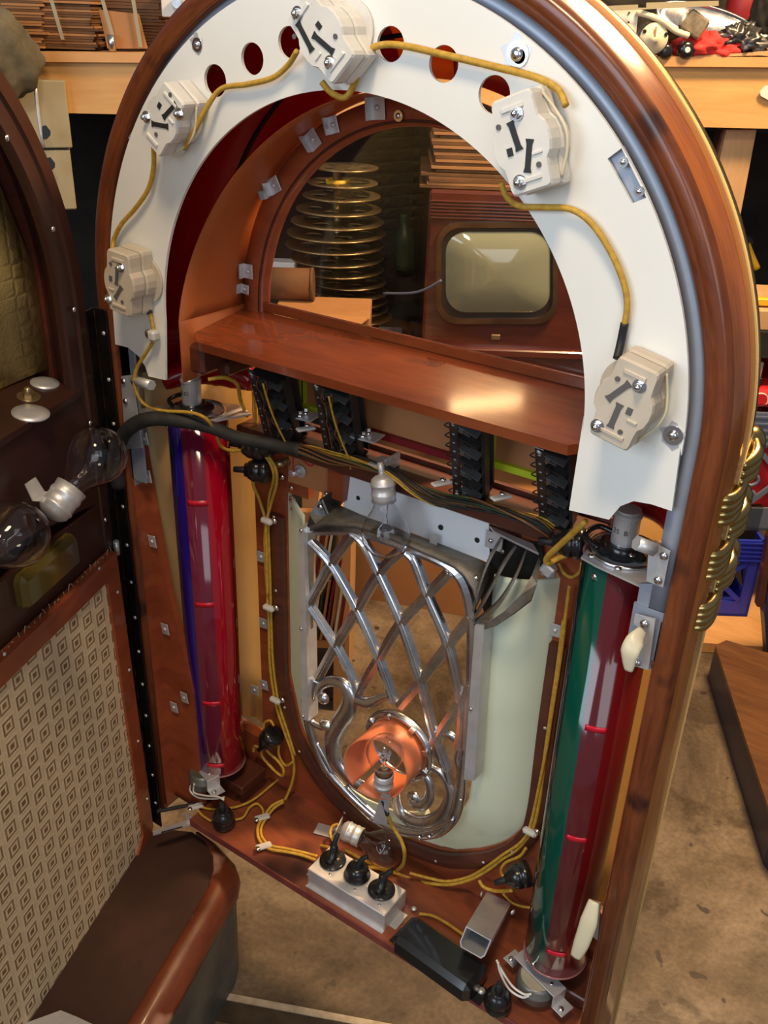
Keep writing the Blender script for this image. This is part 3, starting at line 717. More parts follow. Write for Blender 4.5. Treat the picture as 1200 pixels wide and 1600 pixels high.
f=MB(); screw(f,G(278,213,.100),.0045); part('screw',f,M_steel,lv)
# ================================================================ LAMPS
def lathe_closed(mb,p0,ax,prof,n=24,mi=0):
    mb.rev(p0,ax,prof,n,False,True,mi)
def bulb(base,dirv,s,label,shell=True,group='clear household bulbs'):
    d=Vector(dirv).normalized(); base=Vector(base)
    t=thing('light_bulb',label,'light bulb',base)
    gl=MB(); o=[(.012,-.004),(.0125,.003),(.0150,.010),(.0215,.019),(.0275,.029),(.0305,.040),(.0300,.049),(.0262,.059),(.0195,.0665),(.0110,.0712),(.004,.0728),(.0001,.0730)]
    th=.0007; inn=[(max(.0001,a-th),b-(th if a<.02 and b>.055 else 0)) for a,b in o][::-1]
    gl.rev(base,d,[(a*s,b*s) for a,b in o+inn+[o[0]]],28,False,True); part('glass',gl,M_bulb,t)
    st=MB(); st.rev(base,d,[(.009*s,0),(.005*s,.006*s),(.0028*s,.02*s),(.004*s,.028*s),(.0001,.030*s)],12,False); part('stem',st,M_bulb,t)
    a=d.orthogonal().normalized(); fi=MB()
    fi.tube([base+d*.028*s-a*.002*s,base+d*.038*s-a*.010*s,base+d*.041*s,base+d*.038*s+a*.010*s,base+d*.028*s+a*.002*s],.0004,5,4); part('filament',fi,M_steel,t)
    bs=MB(); bs.rev(base-d*.016*s,d,[(.006*s,0),(.0115*s,.004*s),(.0118*s,.017*s)],20); part('screw_base',bs,M_brass,t)
    return t
def lampholder(base,dirv,s,label,br=None,mt=None):
    d=Vector(dirv).normalized(); base=Vector(base); t=thing('lamp_holder',label,'lamp holder',base)
    q=MB(); q.rev(base-d*.034*s,d,[(.004*s,0),(.010*s,.002*s),(.0145*s,.006*s),(.0150*s,.010*s),(.0160*s,.011*s),(.0160*s,.013*s),(.0148*s,.014*s),(.0148*s,.022*s),(.0156*s,.023*s),(.0156*s,.026*s),(.0146*s,.028*s),(.0155*s,.034*s),(.013*s,.034*s),(.0128*s,.020*s)],28,True); part('shell',q,M_alu,t)
    if br:
        q=MB(); 
        part('bracket',br[0],M_alu,t)
    return t
# 1 hanging bulb in front of the reflector
b0=U(600,783,.075); d0=(U(603,850,.072)-U(597,735,.080))
q=MB(); q.box(U(598,722,.095),(.022,.030,.0018),None,.0003); q.box(U(613,722,.112),(.0018,.030,.018)); q.cyl(U(594,722,.082),U(597,742,.080),.004,n=10)
lampholder(b0,d0,.95,'aluminium lamp holder hanging from a bent bracket before the white reflector',[q]); bulb(b0,d0,.95,'clear bulb hanging point down in front of the white reflector sheet')
# 2 bulb standing in the salmon film shade
b0=U(600,1208,.030); d0=Vector((.0,0.02,1))
q=MB(); q.slab([U(582,1285,.045),U(596,1240,.03),U(610,1242,.03),U(603,1290,.045)],(0,.0015,0)); q.slab([U(578,1278,.045),U(607,1288,.045),U(607,1288,.085),U(578,1278,.085)],(0,0,-.0015))
lampholder(b0,d0,.82,'small aluminium lamp holder standing below the salmon film shade',[q]); bulb(b0,d0,.80,'clear bulb standing upright inside the salmon film shade')
# 3 bulb lying on the bottom board
b0=Z(564,1309,-.770); d0=Z(600,1326,-.778)-Z(535,1295,-.768)
q=MB(); c=Z(530,1300,-.79); q.box(c,(.0018,.030,.036),Matrix.Rotation(.3,3,'Z'),.0003); q.box(Z(510,1298,-.806),(.035,.022,.0018),Matrix.Rotation(.3,3,'Z'),.0004)
lampholder(b0,d0,.98,'aluminium lamp holder lying sideways above the outlet box',[q]); bulb(b0,d0,.92,'clear bulb lying sideways above the outlet box')
# 4, 5 cabinet bulbs
b0=K(112,762,-.045); d0=K(150,715,-.060)-K(95,785,-.040)
q=MB(); P=[K(*a) for a in [(40,757,-.01),(56,746,-.01),(70,768,-.02),(98,770,-.035),(90,785,-.035),(52,783,-.02)]]; q.slab(P,CN*.0015)
lampholder(b0,d0,1.25,'aluminium lamp holder on an angled bracket on the brown cabinet',[q]); bulb(b0,d0,1.12,'clear bulb pointing up right from the brown cabinet')
b0=K(-28,872,-.045); d0=K(20,840,-.05)-K(-30,874,-.045)
lampholder(b0,d0,1.0,'lamp holder at the left picture edge below the bracketed lamp holder'); bulb(b0,d0,1.15,'clear bulb cut by the left picture edge')
# ================================================================ CERAMIC SOCKETS
def socket(p0,p1,rot180,label,yf=-.036,wires=True,D=None,cm=None,slotm=None):
    cm=cm or M_ceram; slotm=slotm or M_ink
    a=U(*p0,yf); b=U(*p1,yf); L=(b-a).length; c=(a+b)/2; c.y=0; e=(b-a).normalized(); s_=Vector((0,-1,0)); e2=s_.cross(e)
    if rot180: e2=-e2
    t=thing('ceramic_socket',label,'ceramic socket',c)
    W=L*.44; we=L*.30
    pts=[]
    def half(k): return 0
    prof=[(-.50,.20),(-.485,.235),(-.44,.25),(-.30,.255),(-.22,.265),(-.15,.32),(-.05,.345),(.05,.345),(.15,.32),(.22,.265),(.30,.255),(.44,.25),(.485,.235),(.50,.20)]
    ring_=[(l*L,w*L) for l,w in prof]+[(l*L,-w*L) for l,w in reversed(prof)]
    def layer(y0,y1,sc,mb,bv=.0022):
        P=lambda y,k:[c+s_*y+e*l*k+e2*w*k for l,w in ring_]
        Ls=[P(y0,sc*.97),P(y0+bv,sc),P(y1-bv,sc),P(y1,sc*.955)]; n=len(ring_); vs=sum(Ls,[]); fs=[]
        for i in range(3):
            for k in range(n): fs.append((i*n+k,i*n+(k+1)%n,(i+1)*n+(k+1)%n,(i+1)*n+k))
        mb.add(vs,fs,False); mb.add(Ls[-1],[tuple(range(n))]); mb.add(Ls[0],[tuple(range(n))[::-1]])
    q=MB(); layer(.002,.017,1.0,q); part('base_half',q,cm,t)
    q=MB(); layer(.018,.036,.97,q)
    q.box(c+s_*.0365+e*L*.36+e2*0,(L*.30,.0022,L*.045),Matrix((e2,s_,e)).transposed(),.0005); q.box(c+s_*.0365-e*L*.36,(L*.26,.0022,L*.05),Matrix((e2,s_,e)).transposed(),.0005)
    q.box(c+s_*.0365+e*L*.13-e2*L*.16,(L*.12,.0018,L*.03),Matrix((e2,s_,e)).transposed(),.0004)
    part('face_half',q,cm,t)
    q=MB(); q.cyl(c+s_*.0005+e2*L*.10,c+s_*.003+e2*L*.10,L*.36,n=28); part('rim',q,cm,t)
    Mx=Matrix((e2,s_,e)).transposed()
    Y0=-.0364
    def bow(pa,pb):
        A=U(*pa,Y0); D_=U(*pb,Y0); ex=(D_-A); hl=ex.length/2; ex.normalize(); ey=ex.cross(s_); pc=(A+D_)/2; hw=.047*L; q=MB()
        o=[(-1,1),(-.7,.68),(.7,.68),(1,1),(1,-1),(.7,-.68),(-.7,-.68),(-1,-1)]; P=[pc+ex*a*hl+ey*b*hw for a,b in o]; n=8
        q.add([p for p in P]+[p+s_*.0005 for p in P],[(8+0,8+1,8+6,8+7),(8+1,8+2,8+5,8+6),(8+2,8+3,8+4,8+5)]+[(k,(k+1)%8,8+(k+1)%8,8+k) for k in range(8)]); part('contact_slot',q,slotm,t)
    bow(*D['slots'][0]); bow(*D['slots'][1])
    q=MB(); q.box(U(*D['sq'],Y0),(.062*L,.0012,.08*L),Mx); part('square_hole',q,slotm,t)
    for p_ in D['pins']:
        q=MB(); pc=U(*p_,Y0); q.cyl(pc,pc+s_*.0006,.0022,n=12); part('pin_hole',q,M_slotg,t)
    for p_ in D['screws']:
        q=MB(); pc=U(*p_,-.038); pc.y=-.036; q.cyl(pc,pc+s_*.0012,.0058,n=18); q.cyl(pc+s_*.0012,pc+s_*.0038,.0042,n=6,smooth=False); q.ball(pc+s_*.0045,.0030,12,8); part('screw',q,M_steel,t)
    if wires:
        q=MB(); q.tube([c+s_*.017+e*L*.42-e2*L*.24,c+s_*.017+e*L*.2-e2*L*.36,c+s_*.017-e2*L*.40,c+s_*.016-e*L*.2-e2*L*.34,c+s_*.017-e*L*.42-e2*L*.24],.0013,6); part('link_wire',q,M_ivory,t)
    return t
socket((233,230),(272,143),False,'white ceramic socket at upper left of the arch panel, nearest the hinge side screw cup',D=dict(slots=[((237,193),(263,198)),((255,184),(275,162))],sq=(249,165),pins=[(244,210),(266,148)],screws=[(227,183),(278,178)]))
socket((462,4),(537,112),False,'white ceramic socket at the top of the arch panel, between the round holes',D=dict(slots=[((465,35),(488,80)),((489,54),(521,82))],sq=(498,40),pins=[(460,57),(524,57)],screws=[(463,21),(514,98)]))
socket((795,146),(832,302),True,'white ceramic socket at upper right of the arch panel, next to the last round hole',D=dict(slots=[((797,190),(812,235)),((828,217),(824,270))],sq=(797,238),pins=[(779,199),(842,257)],screws=[(806,177),(811,285)]))
socket((183,392),(187,492),False,'beige ceramic socket at the lower left of the arch panel',-.036,False,D=dict(slots=[((183,419),(182,445)),((190,448),(180,466))],sq=(173,435),pins=[(173,412),(191,472)],screws=[(187,418),(168,467)]),cm=M_ceram2,slotm=M_slotg)
socket((1000,568),(948,694),True,'beige dusty ceramic socket at the lower right of the arch panel',D=dict(slots=[((984,599),(949,624)),((969,631),(953,668))],sq=(983,643),pins=[(965,592),(969,675)],screws=[(998,604),(932,666)]),cm=M_ceram2,slotm=M_slotg)
# ================================================================ COLOUR TUBES
def ctube(s,label,sect,bands):
    x=s*.2937; y=.073; r=.0395; z1=-.150; z0=-.742
    t=thing('colour_tube',label,'colour tube',(x,y,z0)); n=60
    mats=[m for _,m in sect]
    q=MB(); vs=[];fs=[];mi=[]
    for z in (z0,z0+.004,z1): 
        rr=r-.003 if z==z0 else r
        vs+=[(x+rr*math.cos(2*PI*k/n),y+rr*math.sin(2*PI*k/n),z) for k in range(n)]
    def sec(k):
        a=((k+.5)/n*360)%360
        for i,(lim,m) in enumerate(sect):
            if a<lim: return i
        return 0
    for i in range(2):
        for k in range(n): fs.append((i*n+k,i*n+(k+1)%n,(i+1)*n+(k+1)%n,(i+1)*n+k)); mi.append(sec(k))
    q.add(vs,fs,True,mi); q.add(vs[:n],[tuple(range(n))[::-1]],False,mi[0]); q.add(vs[-n:],[tuple(range(n))],False,mi[0])
    part('film_sleeve',q,mats,t)
    for zb,a0,a1 in bands:
        q=MB(); q.sheet(lambda u,v:Vector((x+(r+.0002)*math.cos(R(a0+(a1-a0)*u)),y+(r+.0002)*math.sin(R(a0+(a1-a0)*u)),zb+.008*v)),10,1,.0003); part('overlap_band',q,M_redb,t,label='brighter red overlap band')
    q=MB(); q.ring if False else q.tube([(x+(r-.0005)*math.cos(2*PI*k/24),y+(r-.0005)*math.sin(2*PI*k/24),z0+.001) for k in range(24)],.0016,6,2,closed=True); part('end_rim',q,M_rimp,t); q=MB(); q.tube([(x+(r-.0005)*math.cos(2*PI*k/24),y+(r-.0005)*math.sin(2*PI*k/24),z1) for k in range(24)],.0016,6,2,closed=True); part('end_rim',q,M_rimp,t)
    for zz in (z0+.006,z1-.012):
        a=R(235 if s<0 else 250); q=MB(); screw(q,(x+r*math.cos(a),y+r*math.sin(a),zz),.0035,(math.cos(a),math.sin(a),0)); part('screw',q,M_steel,t)
    q=MB(); q.cyl((x,y,z0-.03),(x,y,z0),.006,n=14); part('drive_shaft',q,M_alu,t)
    return t
def filmfn(c):
    return mat('film %s'%str(c),c,.10,coat=.6)
F_blue=filmfn((.016,.006,.15)); F_crim=filmfn((.34,.002,.014)); F_wine=filmfn((.095,.010,.014)); F_green=filmfn((.002,.062,.040)); F_dgreen=filmfn((.003,.012,.012)); F_dred=filmfn((.125,.004,.006)); F_plum=filmfn((.15,.010,.032)); F_navy=filmfn((.010,.006,.05))
M_redb=mat('bright red overlap',(.62,.01,.03),.2); M_rimp=mat('clear rim plastic',(.55,.22,.22),.15,trans=.4)
ctube(-1,'blue and crimson colour tube standing upright on the hinge side',[(15,F_crim),(60,F_dred),(150,F_navy),(261,F_navy),(285,F_blue),(326,F_plum),(361,F_crim)],[(-.265,286,325),(-.425,286,325),(-.60,286,325),(-.722,286,325)])
ctube(1,'green and dark red colour tube standing upright on the latch side',[(30,F_dred),(150,F_navy),(228,F_dgreen),(273,F_green),(308,F_wine),(361,F_dred)],[(-.345,274,307),(-.505,274,307),(-.70,274,307)])
# tube top fittings
def topfit(s,label):
    x=s*.2937; y=.073; z=-.150
    t=thing('tube_top_bearing',label,'tube bearing',(x,y,z))
    if s>0: P=[U(*q,.0) for q in []]
    q=MB(); c=[(x-.030,.036),(x-.012,.030),(x+.055,.018),(x+.064,.024),(x+.064,.10),(x+.03,.12),(x-.035,.095)]
    if s<0: c=[(x-.050,.060),(x-.064,.030),(x-.058,.018),(x-.01,.030),(x+.035,.050),(x+.06,.11),(x+.03,.125),(x-.03,.10)]
    q.slab([Vector((a,b,z+.002)) for a,b in c],(0,0,.0022)); part('plate',q,M_alu,t)
    q=MB(); q.tube([(x+.036*math.cos(R(a)),y+.036*math.sin(R(a)),z+.006) for a in range(0,360,18)],.002,6,2,closed=True); part('wire_ring',q,M_steel,t)
    q=MB(); q.box((x,y-.006,z+.010),(.046,.034,.012),Matrix.Rotation(.3,3,'Z'),.004); q.box((x-.015,y-.010,z+.008),(.03,.02,.008),Matrix.Rotation(-.5,3,'Z'),.003); q.cyl((x,y-.008,z+.004),(x,y-.008,z+.019),.017,n=20); q.tube([(x-.02,y-.02,z+.010),(x-.038,y-.012,z+.014),(x-.034,y+.012,z+.016),(x-.01,y+.012,z+.012)],.003,8); part('black_housing',q,M_black,t)
    st=MB(); st.rev((x,y-.008,z+.017),(0,0,1),[(.0128,0),(.0128,.030),(.0138,.031),(.0138,.034),(.0118,.036),(.0118,.038),(.0001,.0385)],28,True,False); sc=part('starter_can',st,M_can,t)
    for k,(zz,an) in enumerate(((z+.032,0),)):
        for j,ch in enumerate('FLUO' if s<0 else '2S·B'):
            if ch=='·': continue
            a=R(232+18*j+ (0 if s<0 else 5)); cu=bpy.data.curves.new('lettering','FONT'); cu.body=ch; cu.size=.0072; cu.extrude=.0001; cu.align_x='CENTER'
            tmp=bpy.data.objects.new('tmp',cu); C.objects.link(tmp); me_=bpy.data.meshes.new_from_object(tmp.evaluated_get(bpy.context.evaluated_depsgraph_get())); bpy.data.objects.remove(tmp)
            me_.materials.clear(); me_.materials.append(M_ink); o=bpy.data.objects.new('lettering',me_); C.objects.link(o)
            o.parent=sc
            o.matrix_basis=Matrix.Translation(Vector((.01295*math.cos(a),-.008+.01295*math.sin(a),zz-z)))@Matrix.Rotation(a+PI/2,4,'Z')@Matrix.Rotation(PI/2,4,'X')
    q=MB(); screw(q,(x+.015,y-.024,z+.016),.003,(0,0,1)); screw(q,(x-.022,y-.030,z+.005),.004,(0,0,1)); screw(q,(x+.008,y-.036,z+.005),.004,(0,0,1)); screw(q,(x+.05,y-.04,z+.005),.004,(0,0,1)); part('screw',q,M_steel,t)
    return t
topfit(-1,'metal starter can and bearing plate on top of the blue and crimson tube'); topfit(1,'metal starter can and bearing plate on top of the green tube')
# motors
def motor(cx,cy,zt,rad,label,flip,wires):
    t=thing('drive_motor',label,'small motor',(cx,cy,zt-.030))
    q=MB(); q.rev((cx,cy,zt-.030),(0,0,1),[(rad*.75,0),(rad,.004),(rad,.014),(rad*1.04,.015),(rad*1.04,.017),(rad,.018),(rad*.98,.027),(rad*.86,.030)],32); part('can',q,M_motor,t)
    q=MB(); q.cyl((cx,cy,zt-.001),(cx,cy,zt+.0006),rad*.84,n=28); part('cover_disc',q,M_tanm if flip>0 else M_motor,t)
    q=MB(); M=Matrix.Rotation(-.30,3,'Z'); c=Vector((cx,cy+.002,0))
    q.box(c+Vector((0,0,zt+.004)),(rad*2.7,.022,.002),M,.0004); 
    for sg in(-1,1): q.box(c+M@Vector((sg*rad*1.33,0,0))+Vector((0,0,zt-.006)),(.002,.022,.020),M); q.box(c+M@Vector((sg*(rad*1.33+.008),0,0))+Vector((0,0,zt-.016)),(.018,.022,.002),M,.0004)
    br=part('bracket',q,M_alu,t); q=MB(); 
    for sg in(-1,1): screw(q,c+M@Vector((sg*(rad*1.33+.009),-.004,0))+Vector((0,0,zt-.0145)),.004,(0,0,1)); screw(q,c+M@Vector((sg*rad*.8,0,0))+Vector((0,0,zt+.005)),.0025,(0,0,1))
    part('screw',q,M_steel,br)
    q=MB(); n=36; o=[]
    gx,gy=cx+.004*1,cy+.030
    for k in range(n*2): rr=(.0150 if k%2 else .0165); o.append(Vector((gx+rr*math.cos(PI*k/n),gy+rr*math.sin(PI*k/n),zt+.006)))
    q.slab(o,(0,0,.006)); part('gear',q,M_gun,t)
    q=MB(); 
    for w in wires: q.tube(w,.0016,6)
    part('lead_wire',q,M_wirew,t)
M_tanm=mottled('grey tan label disc',(.38,.33,.25),(.46,.40,.31),12,.4)
c=U(317,1203,.040); motor(c.x,c.y,c.z,.0225,'grey drive motor beneath the blue and crimson tube',-1,[[U(*p,.02) for p in [(301,1222),(297,1235),(310,1246),(335,1248),(350,1246)]],[U(*p,.018) for p in [(304,1224),(303,1238),(320,1243),(340,1245),(350,1250)]]])
c=U(841,1524,.048); motor(c.x,c.y,c.z,.0265,'tan faced drive motor beneath the green tube',1,[[U(*p,.015) for p in [(778,1503),(782,1520),(795,1545),(815,1558),(826,1556)]],[U(*p,.017) for p in [(776,1500),(784,1516),(800,1540),(818,1553),(830,1553)]]])
# ================================================================ SELECTOR RACKS
def rack(top,bot,label,w,wires,right):
    a=U(*top,.040); a=a+(U(*bot,.103)-a)*.13; b=U(*bot,.103); v=(b-a); L=v.length; v=v.normalized(); X=Vector((1,0,0)); X=(X-v*X.dot(v)).normalized(); N=v.cross(X)
    if N.y<0: N=-N
    M=Matrix((X,N,v)).transposed(); t=thing('selector_rack',label,'switch rack',b)
    P=lambda x,n,l: a+X*x+N*n+v*l
    q=MB(); q.box(P(0,0,L/2),(.0105,.0022,L),M,.0004); st=part('front_strip',q,M_gun,t)
    T0=.16
    q=MB()
    for i in range(9): q.box(P(0,-.0013,L*(.08+.105*i)),(.0028,.0010,.0010),M)
    part('rivet_mark',q,M_alu,st,kind=None)
    q=MB(); screw(q,P(0,-.001,L*.04),.0028,-N); screw(q,P(0,-.001,L*.965),.0028,-N); part('screw',q,M_alu,st)
    q=MB(); q.box(P(w,.012,L/2),(.004,.010,L*.96),M); q.box(P(w*.5,.030,L/2),(w,.003,L*.92),M); q.box(P(w*.5,.013,L*.02),(w,.03,.002),M); q.box(P(w*.5,.013,L*.98),(w,.03,.002),M); part('rear_frame',q,M_blackm,t)
    for i in range(7):
        l=L*(.10+.135*i); q=MB(); Mr=M@Matrix.Rotation(-.30 if right else -.2,3,'Y')
        q.box(P(w*.55,.004,l),(w*.80,.010,.0016),Mr); q.box(P(w*.42,.002,l+.0035),(w*.45,.007,.0016),Mr); q.box(P(w*.30,.000,l+.001),(.005,.004,.006),Mr); part('contact_leaf',q,M_gun if i%2 else M_gunl,t)
    if wires:
        q=MB()
        for j in range(5):
            q.tube([P(w*(.15+.10*j)+.002*math.sin(k*1.9+j*2),-.004+.002*math.cos(k*2.3+j),L*(.02+.97*k/9)) for k in range(10)],.0011,5,3,mi=j%3)
        q.tube([P(.020,-.006,L*.05),P(.026,-.010,L*.3),P(.034,-.012,L*.55),P(.040,-.010,L*.8),P(.036,-.006,L*1.0)],.0014,5,4,mi=3)
        part('wire_tangle',q,[M_harn,M_wirer2,M_harn,M_wire],t)
    else:
        q=MB()
        for k in range(8): q.tube([P(-.006,0,L*(.08+.12*k)),P(-.010,-.002,L*(.11+.12*k)),P(-.006,0,L*(.14+.12*k))],.0008,5,3)
        part('wire_tangle',q,M_harn,t)
M_gunl=mottled('light gunmetal leaf',(.16,.17,.175),(.28,.29,.30),30,.35,.8); M_wirer2=mat('brown wire',(.16,.06,.015),.5)
rack((388,560),(421,690),'dark selector rack with wire tangle, next to the hinge side, first from left',.040,True,False)
rack((491,578),(514,712),'dark selector rack with wire tangle, between the lime edged and red edged cards',.040,True,False)
rack((707,632),(715,775),'dark selector rack right of the red edged card',.030,False,True)
rack((842,680),(850,818),'dark selector rack beside the right part of the white arch panel',.028,False,True)
for i,(x,y) in enumerate([(448,655),(530,685)]):
    pass
q=MB(); q.slab([U(*p,.098) for p in [(462,636),(495,641),(468,668),(452,662)]],(0,0,-.002)); 
for x,y,s_,l in [(470,648,1,'galvanised angle bracket with two bolts left of the second rack'),(568,680,1,'galvanised angle bracket with two bolts beside the red edged card')]:
    t=thing('angle_bracket',l,'bracket',U(x,y,.11)); c=U(x,y,.108); q=MB(); q.box(c,(.044,.028,.002),Matrix.Rotation(.1,3,'Z'),.0004); q.box(c+Vector((-.02,-.013,-.010)),(.002,.004,.020)); part('plate',q,M_alu,t)
    for k in (0,1): q=MB(); screw(q,c+Vector((.002,-.004+.011*k,.001)),.005,(0,0,1)); q.cyl(c+Vector((.002,-.004+.011*k,.001)),c+Vector((.002,-.004+.011*k,.0075)),.0035,n=6,smooth=False); part('bolt',q,M_steel,t)
# ================================================================ HARNESS
t=thing('wire_harness','thick black sleeved wiring harness fanning into brown wires below the selector racks','wiring harness',U(430,690,.09))
q=MB(); q.tube([U(186,760,-.01),U(180,715,-.012),U(196,675,-.008),U(232,655,.0),U(285,658,.02),U(330,668,.04),U(375,685,.06),U(430,695,.080),U(470,703,.085)],[.010,.0095,.0095,.0095,.0090,.0085,.0085,.0085,.009],10,6); part('sleeve',q,M_harn,t,label='thick black fabric sleeve')
pts=[(430,694,.082),(480,705,.086),(520,716,.088),(560,722,.088),(610,738,.088),(650,765,.088),(690,782,.088),(735,786,.088),(790,800,.088),(840,818,.090),(865,832,.10)]
for j in range(22):
    q=MB(); a=2*PI*j/22*3.1; rr=.0018+.0058*((j*7)%11)/11
    q.tube([U(x+1.2*math.sin(j*3+x),y,d)+Vector((0,math.cos(a+i*.8)*rr,math.sin(a+i*.8)*rr*1.1)) for i,(x,y,d) in enumerate(pts[:(11 if j%3 else 8)])],.0013,5,3)
    part('strand',q,[M_harn,M_wirer2,M_harn,M_wireg][j%4] if j%7 else M_wire,t)
for (x,y) in [(478,670),(690,755),(783,777)]:
    c=thing('cable_clamp',{478:'clear nylon cable clamp between the first two selector racks',690:'clear nylon cable clamp left of the third selector rack',783:'clear nylon cable clamp right of the third selector rack'}[x],'cable clamp',U(x,y,.10))
    q=MB(); q.box(U(x,y,.080),(.010,.024,.0035),Matrix.Rotation(-.5,3,'Z'),.0015); part('strap',q,M_clip,c); q=MB(); screw(q,U(x+2,y-2,.083)+Vector((0,0,.003)),.0035,(0,0,1)); part('screw',q,M_steel,c)
# ================================================================ PLUGS
def plug(c,d,label,s=1,cord=None):
    d=Vector(d).normalized(); c=Vector(c); t=thing('black_plug',label,'electric plug',c)
    q=MB(); q.rev(c-d*.016*s,d,[(.010*s,0),(.0165*s,.002*s),(.0178*s,.006*s),(.0178*s,.012*s),(.0160*s,.0135*s),(.0172*s,.015*s),(.0168*s,.022*s),(.0125*s,.030*s),(.0095*s,.032*s),(.0095*s,.035*s)],20); part('body',q,M_black,t)
    q=MB(); q.rev(c+d*.017*s,d,[(.006*s,0),(.0045*s,.006*s),(.004*s,.018*s)],12); part('collar',q,M_rubber,t); return t
plug(U(397,697,.112),(-.95,-.3,-.05),'black plug pointing left under the harness, upper of two'); plug(U(415,694,.118),(.9,-.3,.1),'black plug half hidden under the harness sleeve')
plug(U(405,735,.115),(-.9,-.45,-.05),'black plug hanging left of the tan plate, lower of two')
plug(U(422,1154,.118),(-.55,-.2,-.85),'black plug on the left cable bundle above the bottom board')
plug(Z(349,1278,-.790),(.05,-.1,1),'black plug standing at the hinge end of the bottom board')
plug(U(812,1368,.110),(-.7,-.55,-.35),'black plug lying against the green tube')
plug(Z(778,1562,-.790),(.0,-.05,1),'black plug standing beside the tan faced motor')
plug(U(893,848,.105),(-.9,-.35,-.1),'black plug beside the top of the green tube')
# outlet box with three plugs
ZT=-.776
t=thing('outlet_box','long dull aluminium outlet box with three black plugs on the bottom board','outlet box',Z(560,1390,-.808))
tp=[Z(516,1320,ZT),Z(636,1392,ZT),Z(600,1430,ZT),Z(481,1358,ZT)]
e1=((tp[1]-tp[0])+(tp[2]-tp[3]))/2; e2=((tp[3]-tp[0])+(tp[2]-tp[1]))/2; c=sum(tp,Vector())/4; an=math.atan2(e1.y,e1.x); MO=Matrix.Rotation(an,3,'Z')
LB,WB=e1.length,abs(e2.dot(Vector((-math.sin(an),math.cos(an),0))))
q=MB(); q.box((c.x,c.y,(ZT-.808)/2),(LB,WB,.032),MO,.001); part('housing',q,M_alu,t)
q=MB(); q.box(c+Vector((0,0,-.0315)),(LB+.024,WB*.55,.0015),MO); q.box(c+MO@Vector((0,-WB*.5,0))+Vector((0,0,-.0315)),(LB,.010,.0015),MO); part('mounting_flange',q,M_alu,t)
pos=[(520,1345),(558,1368),(596,1391)]
for i,(x,y) in enumerate(pos):
    p=Z(x,y,ZT)
    for sg in(-1,1): q=MB(); screw(q,p+MO@Vector((sg*.012,sg*.022*-1,0)),.0022,(0,0,1)); part('screw',q,M_steel,t)
    pt=thing('flat_plug',['black flat plug nearest the bulb, first in the outlet box','domed black plug in the middle of the outlet box','black flat plug beside the black ballast box, last in the outlet box'][i],'electric plug',p)
    q=MB(); 
    if i==1: q.rev(p,(0,0,1),[(.019,0),(.0195,.003),(.0165,.006),(.0165,.012),(.014,.018),(.009,.021)],24)
    else: q.rev(p,(0,0,1),[(.0195,0),(.0195,.0025),(.017,.0035),(.0001,.0038)],24); q.tube([p+Vector((.000,-.010,.004)),p+Vector((0,0,.010)),p+Vector((-.002,.006,.026))],[.006,.0075,.0055],10,5)
    part('body',q,M_black,pt); q=MB(); q.tube([p+Vector((0,.002,.018)),p+Vector((.004,.006,.030)),p+Vector((.010,.010,.036))] if i else [p+Vector((-.002,.004,.022)),p+Vector((-.002,.010,.036)),p+Vector((-.002,.016,.040))],[.0045,.0038,.003],8,5); part('collar',q,M_rubber,pt)
# ballast
t=thing('ballast_box','black rounded ballast box on the bottom board right of the outlet box','ballast box',Z(690,1490,-.808))
ZT2=-.774; tp=[Z(642,1425,ZT2),Z(762,1508,ZT2),Z(735,1545,ZT2),Z(617,1460,ZT2)]
e1=((tp[1]-tp[0])+(tp[2]-tp[3]))/2; c=sum(tp,Vector())/4; an=math.atan2(e1.y,e1.x); M2=Matrix.Rotation(an,3,'Z'); e2=((tp[3]-tp[0])+(tp[2]-tp[1]))/2; WB2=abs(e2.dot(Vector((-math.sin(an),math.cos(an),0))))
q=MB(); q.box((c.x,c.y,(ZT2-.808)/2),(e1.length,WB2+.010,.034),M2,.007); part('body',q,M_black,t)
q=MB(); q.box((c.x,c.y,-.8065),(e1.length+.024,.026,.0016),M2); part('mounting_flange',q,M_blackm,t)
q=MB(); screw(q,Z(752,1548,-.805),.0055,(0,0,1)); screw(q,Z(647,1420,-.805),.004,(0,0,1)); part('screw',q,M_alu,t)
# chute
t=thing('coin_chute','open ended aluminium coin chute leaning over the black ballast box','chute',U(760,1430,.10))
P0=U(780,1402,.126); e=(U(748,1458,.028)-P0); Xd=(U(798,1413,.112)-U(762,1390,.112)); Xd=Xd-e.normalized()*Xd.dot(e.normalized()); wd=Xd.length*.5; Xd.normalize(); N=Xd.cross(e.normalized()); 
if N.z>0: N=-N
def ch(a,b,l): return P0+Xd*a+N*b+e*l
ow=wd; hh=.030; th=.0016; vs=[];fs=[]
sec=[(-ow,0),(ow,0),(ow,hh*.8),(ow*.8,hh),(-ow*.8,hh),(-ow,hh*.8)]; sin_=[(a*(1-th/ow),th+(b*(1-2*th/hh))) for a,b in sec]; n=6
for l in (0,1): vs+=[ch(a,b,l) for a,b in sec]+[ch(a,b,l) for a,b in sin_]
for k in range(n):
    k2=(k+1)%n; fs+=[(k,k2,2*n+k2,2*n+k),(n+k,3*n+k,3*n+k2,n+k2),(2*n+k,2*n+k2,3*n+k2,3*n+k),(k,n+k,n+k2,k2)]
q=MB(); q.add(vs,fs); part('square_duct',q,M_alu,t)
q=MB(); q.add([ch(a,b,.02) for a,b in sin_],[tuple(range(n))]); q.box(ch(0,hh*.9,.3),(.002,.002,.002)); part('duct_end',q,M_gun,t)
q=MB(); screw(q,U(801,1425,.1),.004,(1,-.3,0)); screw(q,U(768,1468,.06),.004,(1,-.3,0)); screw(q,U(753,1397,.12),.004,(-1,-.3,0)); part('screw',q,M_alu,t)
